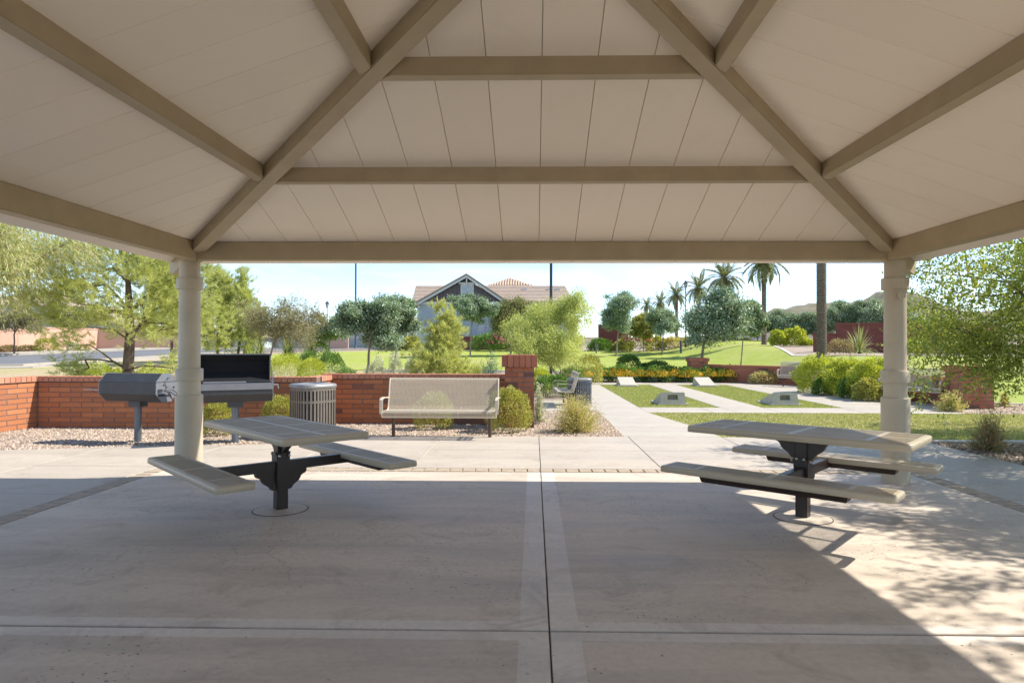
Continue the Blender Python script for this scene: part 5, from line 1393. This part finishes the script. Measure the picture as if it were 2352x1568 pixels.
lantern('tiny lantern post before the palms, above the broad dark tree', 1575, 56, 648)
x, y, z = on(1370, 54); sp = MB(); sp.tube([(0, 0, -.1), (-.12, 0, 1.2)], .05, 8)
tag(sp.build('marker_post', M['poleblue'], None, loc=(x, y, z)), 'short leaning grey post at the far edge of the lawn', 'post')
x, y, z = on(1564, 52); MB_ = MB(); MB_.lathe([(.09, -.05), (.09, .9), (.05, .98)], 10)
tag(MB_.build('bollard', M['poleblue'], None, smooth=True, loc=(x, y, z)), 'small grey bollard beneath the palms', 'bollard')

# ------------------------------------------------------------------ far walls
def far_wall(label, pts, hgt, mat, capmat, th=.2, cap=True):
    root = empty('garden_wall', (*pts[0], gh(*pts[0]))); rl = root.location; tag(root, label, 'wall')
    mb, mc = MB(), MB()
    for a, b in zip(pts[:-1], pts[1:]):
        a, b = Vector(a), Vector(b); d = b-a; L = d.length; ang = math.atan2(d.y, d.x); mid = (a+b)/2; zz = min(gh(*a), gh(*b))
        X = Matrix.Translation((mid.x-rl.x, mid.y-rl.y, zz-rl.z)) @ Matrix.Rotation(ang, 4, 'Z')
        mb.box((0, 0, hgt/2-.2), (L, th, hgt+.4), X); mc.box((0, 0, hgt+.05), (L+.06, th+.08, .10), X)
    mb.build('wall_panel', M[mat], root)
    if cap: mc.build('coping', M[capmat], root)
    return root
far_wall('long salmon brick wall beyond the street on the left', [(ax(-160, 51), 51), (ax(40, 56), 56), (ax(225, 63), 63)], az(60, 752, 56)-gh(-40, 56), 'wall_salmon', 'wall_salmon')
far_wall('salmon wall stretch glimpsed through the big pine', [(ax(222, 63), 63), (ax(420, 64), 64)], 1.9, 'wall_salmon', 'wall_salmon')
far_wall('short salmon wall with a pier between the slim pines', [(ax(505, 70), 70), (ax(529, 70), 70)], 1.75, 'wall_salmon', 'wall_salmon')
far_wall('reddish low wall under the small dark tree', [(ax(716, 68), 68), (ax(800, 68), 68)], 1.5, 'wall_salmon', 'wall_salmon')
far_wall('maroon garden wall in front of the gabled house', [(ax(932, 61), 61), (ax(1225, 61), 61)], az(1100, 775, 61)-1.3, 'wall_maroon', 'wall_maroon')
far_wall('maroon wall behind the dark round tree', [(ax(1374, 60), 60), (ax(1441, 60), 60)], az(1400, 748, 60)-1.3, 'wall_maroon', 'wall_maroon')
Yr = 39
far_wall('tall maroon brick wall behind the right column', [(ax(1921, Yr), Yr), (ax(2120, Yr-1), Yr-1), (ax(2300, Yr-2), Yr-2)], az(1960, 744, Yr)-gh(ax(1960, Yr), Yr), 'wall_maroon', 'wall_maroon', .3)
far_wall('lower maroon wall stretch behind the stout palm', [(ax(1870, Yr), Yr), (ax(1919, Yr), Yr)], az(1900, 769, Yr)-gh(ax(1900, Yr), Yr), 'wall_maroon', 'wall_maroon', .3)
gpn = far_wall('pale blue garden wall panel right of the round dark tree', [(ax(885, 60), 60), (ax(926, 60), 60)], 2.0, 'stucco_pale', 'white', cap=False)
gpn = far_wall('pale blue wall panel behind the young pine', [(ax(957, 59.6), 59.6), (ax(1010, 59.6), 59.6)], 2.0, 'stucco_pale', 'white', cap=False)
x, y, z = on(931, 59.5); tag(MB().box((0, 0, 1.05), (.42, .42, 2.2)).build('gate_post', M['white'], None, loc=(x, y, z), bevel=.03), 'white gate post at the edge of the pale blue wall', 'post')

# ------------------------------------------------------------------ houses
def roof_slab(mb, quad, th=.16):
    n = len(quad); lo = [(p[0], p[1], p[2]-th) for p in quad]
    mb.add(list(quad)+lo, [tuple(range(n)), tuple(range(2*n-1, n-1, -1))]+[(i, n+i, n+(i+1) % n, (i+1) % n) for i in range(n)])
def tile_rows(mb, x0, x1, y0, z0, y1, z1, n, bar=.05, xi0=0, xi1=0):
    """courses of roof tiles as stepped strips from eave (y0,z0) up to ridge (y1,z1)"""
    for i in range(n):
        t0, t1 = i/n, (i+1.05)/n
        a0, a1 = x0+(xi0)*t0, x1+(xi1)*t0; b0, b1 = x0+xi0*min(1, t1), x1+xi1*min(1, t1)
        ya, yb = y0+(y1-y0)*t0, y0+(y1-y0)*min(1, t1); za, zb_ = z0+(z1-z0)*t0+bar*1.3, z0+(z1-z0)*min(1, t1)+.01
        mb.add([(a0, ya, za), (a1, ya, za), (b1, yb, zb_), (b0, yb, zb_), (a0, ya, za-bar*2), (a1, ya, za-bar*2)], [(0, 1, 2, 3), (4, 5, 1, 0)])
YH = 66.0
def hx(px): return ax(px, YH)
def hzz(py): return az(1073, py, YH)
root = empty('house', (hx(1073), YH, gh(0, 60))); tag(root, 'blue-grey stucco house with dark gable, white trim and tan tiled roofs', 'house')
ox, oz = root.location.x, root.location.z
gx0, gx1 = hx(951)-ox, hx(1172)-ox; apx = hx(1072)-ox; ze = hzz(696)-oz; za_ = hzz(633)-oz
wl = MB(); wl.box(((gx0+gx1)/2, 4, ze/2), (gx1-gx0-.6, 8, ze)); wl.build('wall', M['stucco_blue'], root)
gb = MB(); gb.add([(gx0+.5, -.02, ze), (gx1-.5, -.02, ze), (apx, -.02, za_-.35), (gx0+.5, .2, ze), (gx1-.5, .2, ze), (apx, .2, za_-.35)], [(0, 1, 2), (5, 4, 3), (0, 3, 4, 1), (1, 4, 5, 2), (2, 5, 3, 0)])
gb.build('gable', M['gable'], root)
gr_ = MB()
for x in np.arange(gx0+.9, gx1-.7, .42):
    top = (za_-.4-ze)*(1-abs(x-apx)/(apx-gx0-.3 if x < apx else gx1-apx-.3))
    if top > .1: gr_.box((x, -.035, ze+top/2), (.04, .03, top))
gr_.build('gable_battens', M['gable'], root)
MB().box(((gx0+gx1)/2, -.06, ze-.02), (gx1-gx0-.9, .12, .28)).build('band_trim', M['white'], root)
bt = MB()
for (xa, xb) in ((gx0-.25, apx), (gx1+.25, apx)):
    z_a = ze-.35
    bt.add([(xa, -.45, z_a), (xb, -.45, za_), (xb, -.45, za_-.24), (xa, -.45, z_a-.24), (xa, -.33, z_a), (xb, -.33, za_), (xb, -.33, za_-.24), (xa, -.33, z_a-.24)], [(0, 1, 2, 3), (7, 6, 5, 4), (0, 4, 5, 1), (2, 6, 7, 3), (3, 7, 4, 0)])
bt.box((apx, -.30, za_-.65), (.12, .12, .7)); bt.build('barge_board', M['white'], root)
rf = MB()
for (xa, xb) in ((gx0-.35, apx), (gx1+.35, apx)):
    z_a = ze-.38
    roof_slab(rf, [(xa, -.5, z_a+.18), (xb, -.5, za_+.18), (xb, 8, za_+.18), (xa, 8, z_a+.18)], .14)
rf.build('gable_roof', M['tile'], root)
xw0, xw1 = hx(1058)-ox, hx(1088)-ox; z0_, z1_ = hzz(680)-oz, hzz(652)-oz
wf = MB().box(((xw0+xw1)/2, -.07, (z0_+z1_)/2), (xw1-xw0, .1, z1_-z0_)).build('window', M['white'], root)
for s_ in (-1, 1):
    MB().box(((xw0+xw1)/2+s_*(xw1-xw0)*.21, -.135, (z0_+z1_)/2-.05), ((xw1-xw0)*.36, .03, (z1_-z0_)*.78)).build('pane', M['glass'], wf)
MB().box(((xw0+xw1)/2, -.10, z1_+.06), (xw1-xw0+.35, .2, .16)).build('window_head', M['white'], wf)
# lower windows glimpsed through the trees
for xa, xb in ((1098, 1112), (1118, 1150)):
    f_ = MB().box(((hx(xa)+hx(xb))/2-ox, -.03, hzz(762)-oz), (hx(xb)-hx(xa), .08, 1.3)).build('window', M['white'], root)
    MB().box(((hx(xa)+hx(xb))/2-ox, -.08, hzz(762)-oz), (hx(xb)-hx(xa)-.18, .04, 1.1)).build('pane', M['glass'], f_)
# main body and its courses of tiles
zr = az(1200, 656, YH+9)-oz; zev = az(1250, 692, YH+3)-oz
wl = MB(); xl0, xl1 = hx(946)-ox, hx(1285)-ox; wl.box(((gx1+xl1)/2, 9, zev/2-.1), (xl1-gx1+2, 11, zev-.2)); wl.build('wall', M['stucco_blue'], root)
tr = MB(); rr = MB()
xr_ = ax(1297, YH+9)-ox; xl_ = ax(955, YH+9)-ox
roof_slab(rr, [(gx0-.8, 3, zev), (xr_+.6, 3, zev), (xr_, 9, zr), (xl_, 9, zr)], .2); roof_slab(rr, [(xr_+.6, 15, zev), (gx0-.8, 15, zev), (xl_, 9, zr), (xr_, 9, zr)], .2)
rr.build('main_roof', M['tile'], root)
tile_rows(tr, gx0-.8, xr_+.6, 3, zev, 9, zr, 11, .05, xl_-(gx0-.8), -.6); tr.build('roof_tile_courses', M['tile'], root)['kind'] = 'stuff'
# higher hipped tower
yt = YH+11; tx0, tx1 = ax(1120, yt)-ox, ax(1224, yt)-ox; tb = az(1170, 656, yt)-oz; tt = az(1170, 639, yt)-oz; tm = (ax(1169, yt)-ox)
MB().box(((tx0+tx1)/2, 14, tb/2+.5), (tx1-tx0-.8, 5.5, tb-.9)).build('tower_wall', M['stucco_cream'], root)
tw = MB(); A_ = [(tx0, 11, tb), (tx1, 11, tb), (tx1, 17.5, tb), (tx0, 17.5, tb)]; top_ = (tm, 14, tt+.35)
tw.add(A_+[top_], [(0, 1, 4), (1, 2, 4), (2, 3, 4), (3, 0, 4), (3, 2, 1, 0)]); tw.build('hip_roof', M['tile_tan'], root)
rb = MB()
for i in range(17):
    x = tx0+(tx1-tx0)*(i+.5)/17; f = 1-abs(x-tm)/max(tm-tx0, tx1-tm)*1.0; f = max(.05, f)
    rb.tube([(x, 10.98, tb+.04), (x+(tm-x)*.0, 10.98+(3.0)*f, tb+(tt+.35-tb)*f+.05)], .09, 6)
rb.build('barrel_tiles', M['tile_tan'], root)['kind'] = 'stuff'
vn = MB()
for px_ in (1262, 1280, 1205): vn.box((ax(px_, YH+8)-ox, 7.2, zr-.55), (.5, .3, .22))
vn.build('roof_vent', M['white'], root)['kind'] = 'stuff'
def small_house(label, px0, px1, Y, eave_py, ridge_py, wall='stucco_blue', roof='tile', gable=False, dep=9):
    x0, x1 = ax(px0, Y), ax(px1, Y); z = gh((x0+x1)/2, min(Y, 60)); r = empty('house', ((x0+x1)/2, Y, z)); tag(r, label, 'house')
    w_ = x1-x0; he = az((px0+px1)/2, eave_py, Y)-z; hr = az((px0+px1)/2, ridge_py, Y+dep/2)-z
    MB().box((0, dep/2, he/2-.3), (w_, dep, he+.6)).build('wall', M[wall], r)
    e = .5; mb = MB()
    if gable:
        MB().add([(-w_/2, -.01, he), (w_/2, -.01, he), (0, -.01, hr), (-w_/2, .2, he), (w_/2, .2, he), (0, .2, hr)], [(0, 1, 2), (5, 4, 3), (0, 3, 4, 1), (1, 4, 5, 2), (2, 5, 3, 0)]).build('gable', M[wall], r)
        for s_ in (-1, 1): roof_slab(mb, [(s_*(w_/2+e), -e, he-.15), (0, -e, hr+.15), (0, dep+e, hr+.15), (s_*(w_/2+e), dep+e, he-.15)])
    else:
        rid = max(.5, w_/2-dep/2)
        P_ = [(-w_/2-e, -e, he), (w_/2+e, -e, he), (w_/2+e, dep+e, he), (-w_/2-e, dep+e, he), (-rid, dep/2, hr), (rid, dep/2, hr)]
        mb.add(P_, [(0, 1, 5, 4), (1, 2, 5), (2, 3, 4, 5), (3, 0, 4), (3, 2, 1, 0)])
        tl = MB(); tile_rows(tl, -w_/2-e, w_/2+e, -e, he, dep/2, hr, 10, .05, (w_/2+e-rid), -(w_/2+e-rid)); tl.build('roof_tile_courses', M[roof], r)['kind'] = 'stuff'
    mb.build('roof', M[roof], r)
    for q in (-.25, .22):
        f_ = MB().box((q*w_, -.04, he*.5), (1.3, .08, 1.2)).build('window', M['white'], r)
        MB().box((q*w_, -.09, he*.5), (1.1, .04, 1.0)).build('pane', M['glass'], f_)
    return r
small_house('far left house with tan tiled roof above the salmon wall', -60, 128, 72, 702, 664)
small_house('low grey gabled house wing beside the far left roof', 78, 215, 69, 735, 703, gable=True)
small_house('low house hidden behind the sparse mesquite', 570, 735, 84, 768, 741, 'stucco_blue', 'tile_tan')
small_house('pale house sliver right of the slim pines', 530, 600, 80, 775, 757, 'stucco_pale', 'tile')
small_house('low roofed house behind the round dark tree', 770, 945, 88, 735, 694, 'stucco_blue', 'tile_tan')
small_house('low house right of the tower roof behind the airy tree', 1235, 1325, 92, 738, 690, 'stucco_cream', 'tile_tan')
small_house('distant pale house past the palms', 1735, 1800, 110, 745, 722, 'stucco_cream', 'tile_tan')

# ------------------------------------------------------------------ hills
def hill(pts, Y, depth, name='hill'):
    rng = np.random.default_rng(5); mb = MB(); V = []; n = 70; rows = 12
    xs = np.linspace(pts[0][0], pts[-1][0], n); ys = np.interp(xs, [p[0] for p in pts], [p[1] for p in pts])
    me = bpy.data.meshes.new(name); Fs = []
    for j in range(rows):
        t = j/(rows-1); hf = math.sin(PI*min(1, t*1.02))**.8
        for i, (px_, py_) in enumerate(zip(xs, ys)):
            z = (az(px_, py_, Y)+2)*hf-2+rng.normal()*1.0*hf; V.append((ax(px_, Y), Y+(t-.5)*depth, z))
    for j in range(rows-1):
        for i in range(n-1): a = j*n+i; Fs.append((a, a+1, a+n+1, a+n))
    me.from_pydata(V, [], Fs); me.materials.append(M['hill'])
    for p in me.polygons: p.use_smooth = True
    o = place(me, name); o['kind'] = 'structure'
hill([(1600, 800), (1700, 745), (1740, 726), (1776, 712), (1800, 706), (1822, 705), (1850, 698), (1880, 694), (1905, 697), (1925, 704), (1940, 707), (1960, 701), (1985, 690), (2010, 676), (2030, 668), (2060, 684), (2110, 710), (2180, 728), (2300, 715), (2500, 760), (2700, 800)], 420, 200)
hill([(-600, 800), (-300, 770), (60, 765), (400, 772), (700, 776), (1100, 774), (1500, 777), (1900, 770), (2500, 765), (2900, 800)], 700, 150)
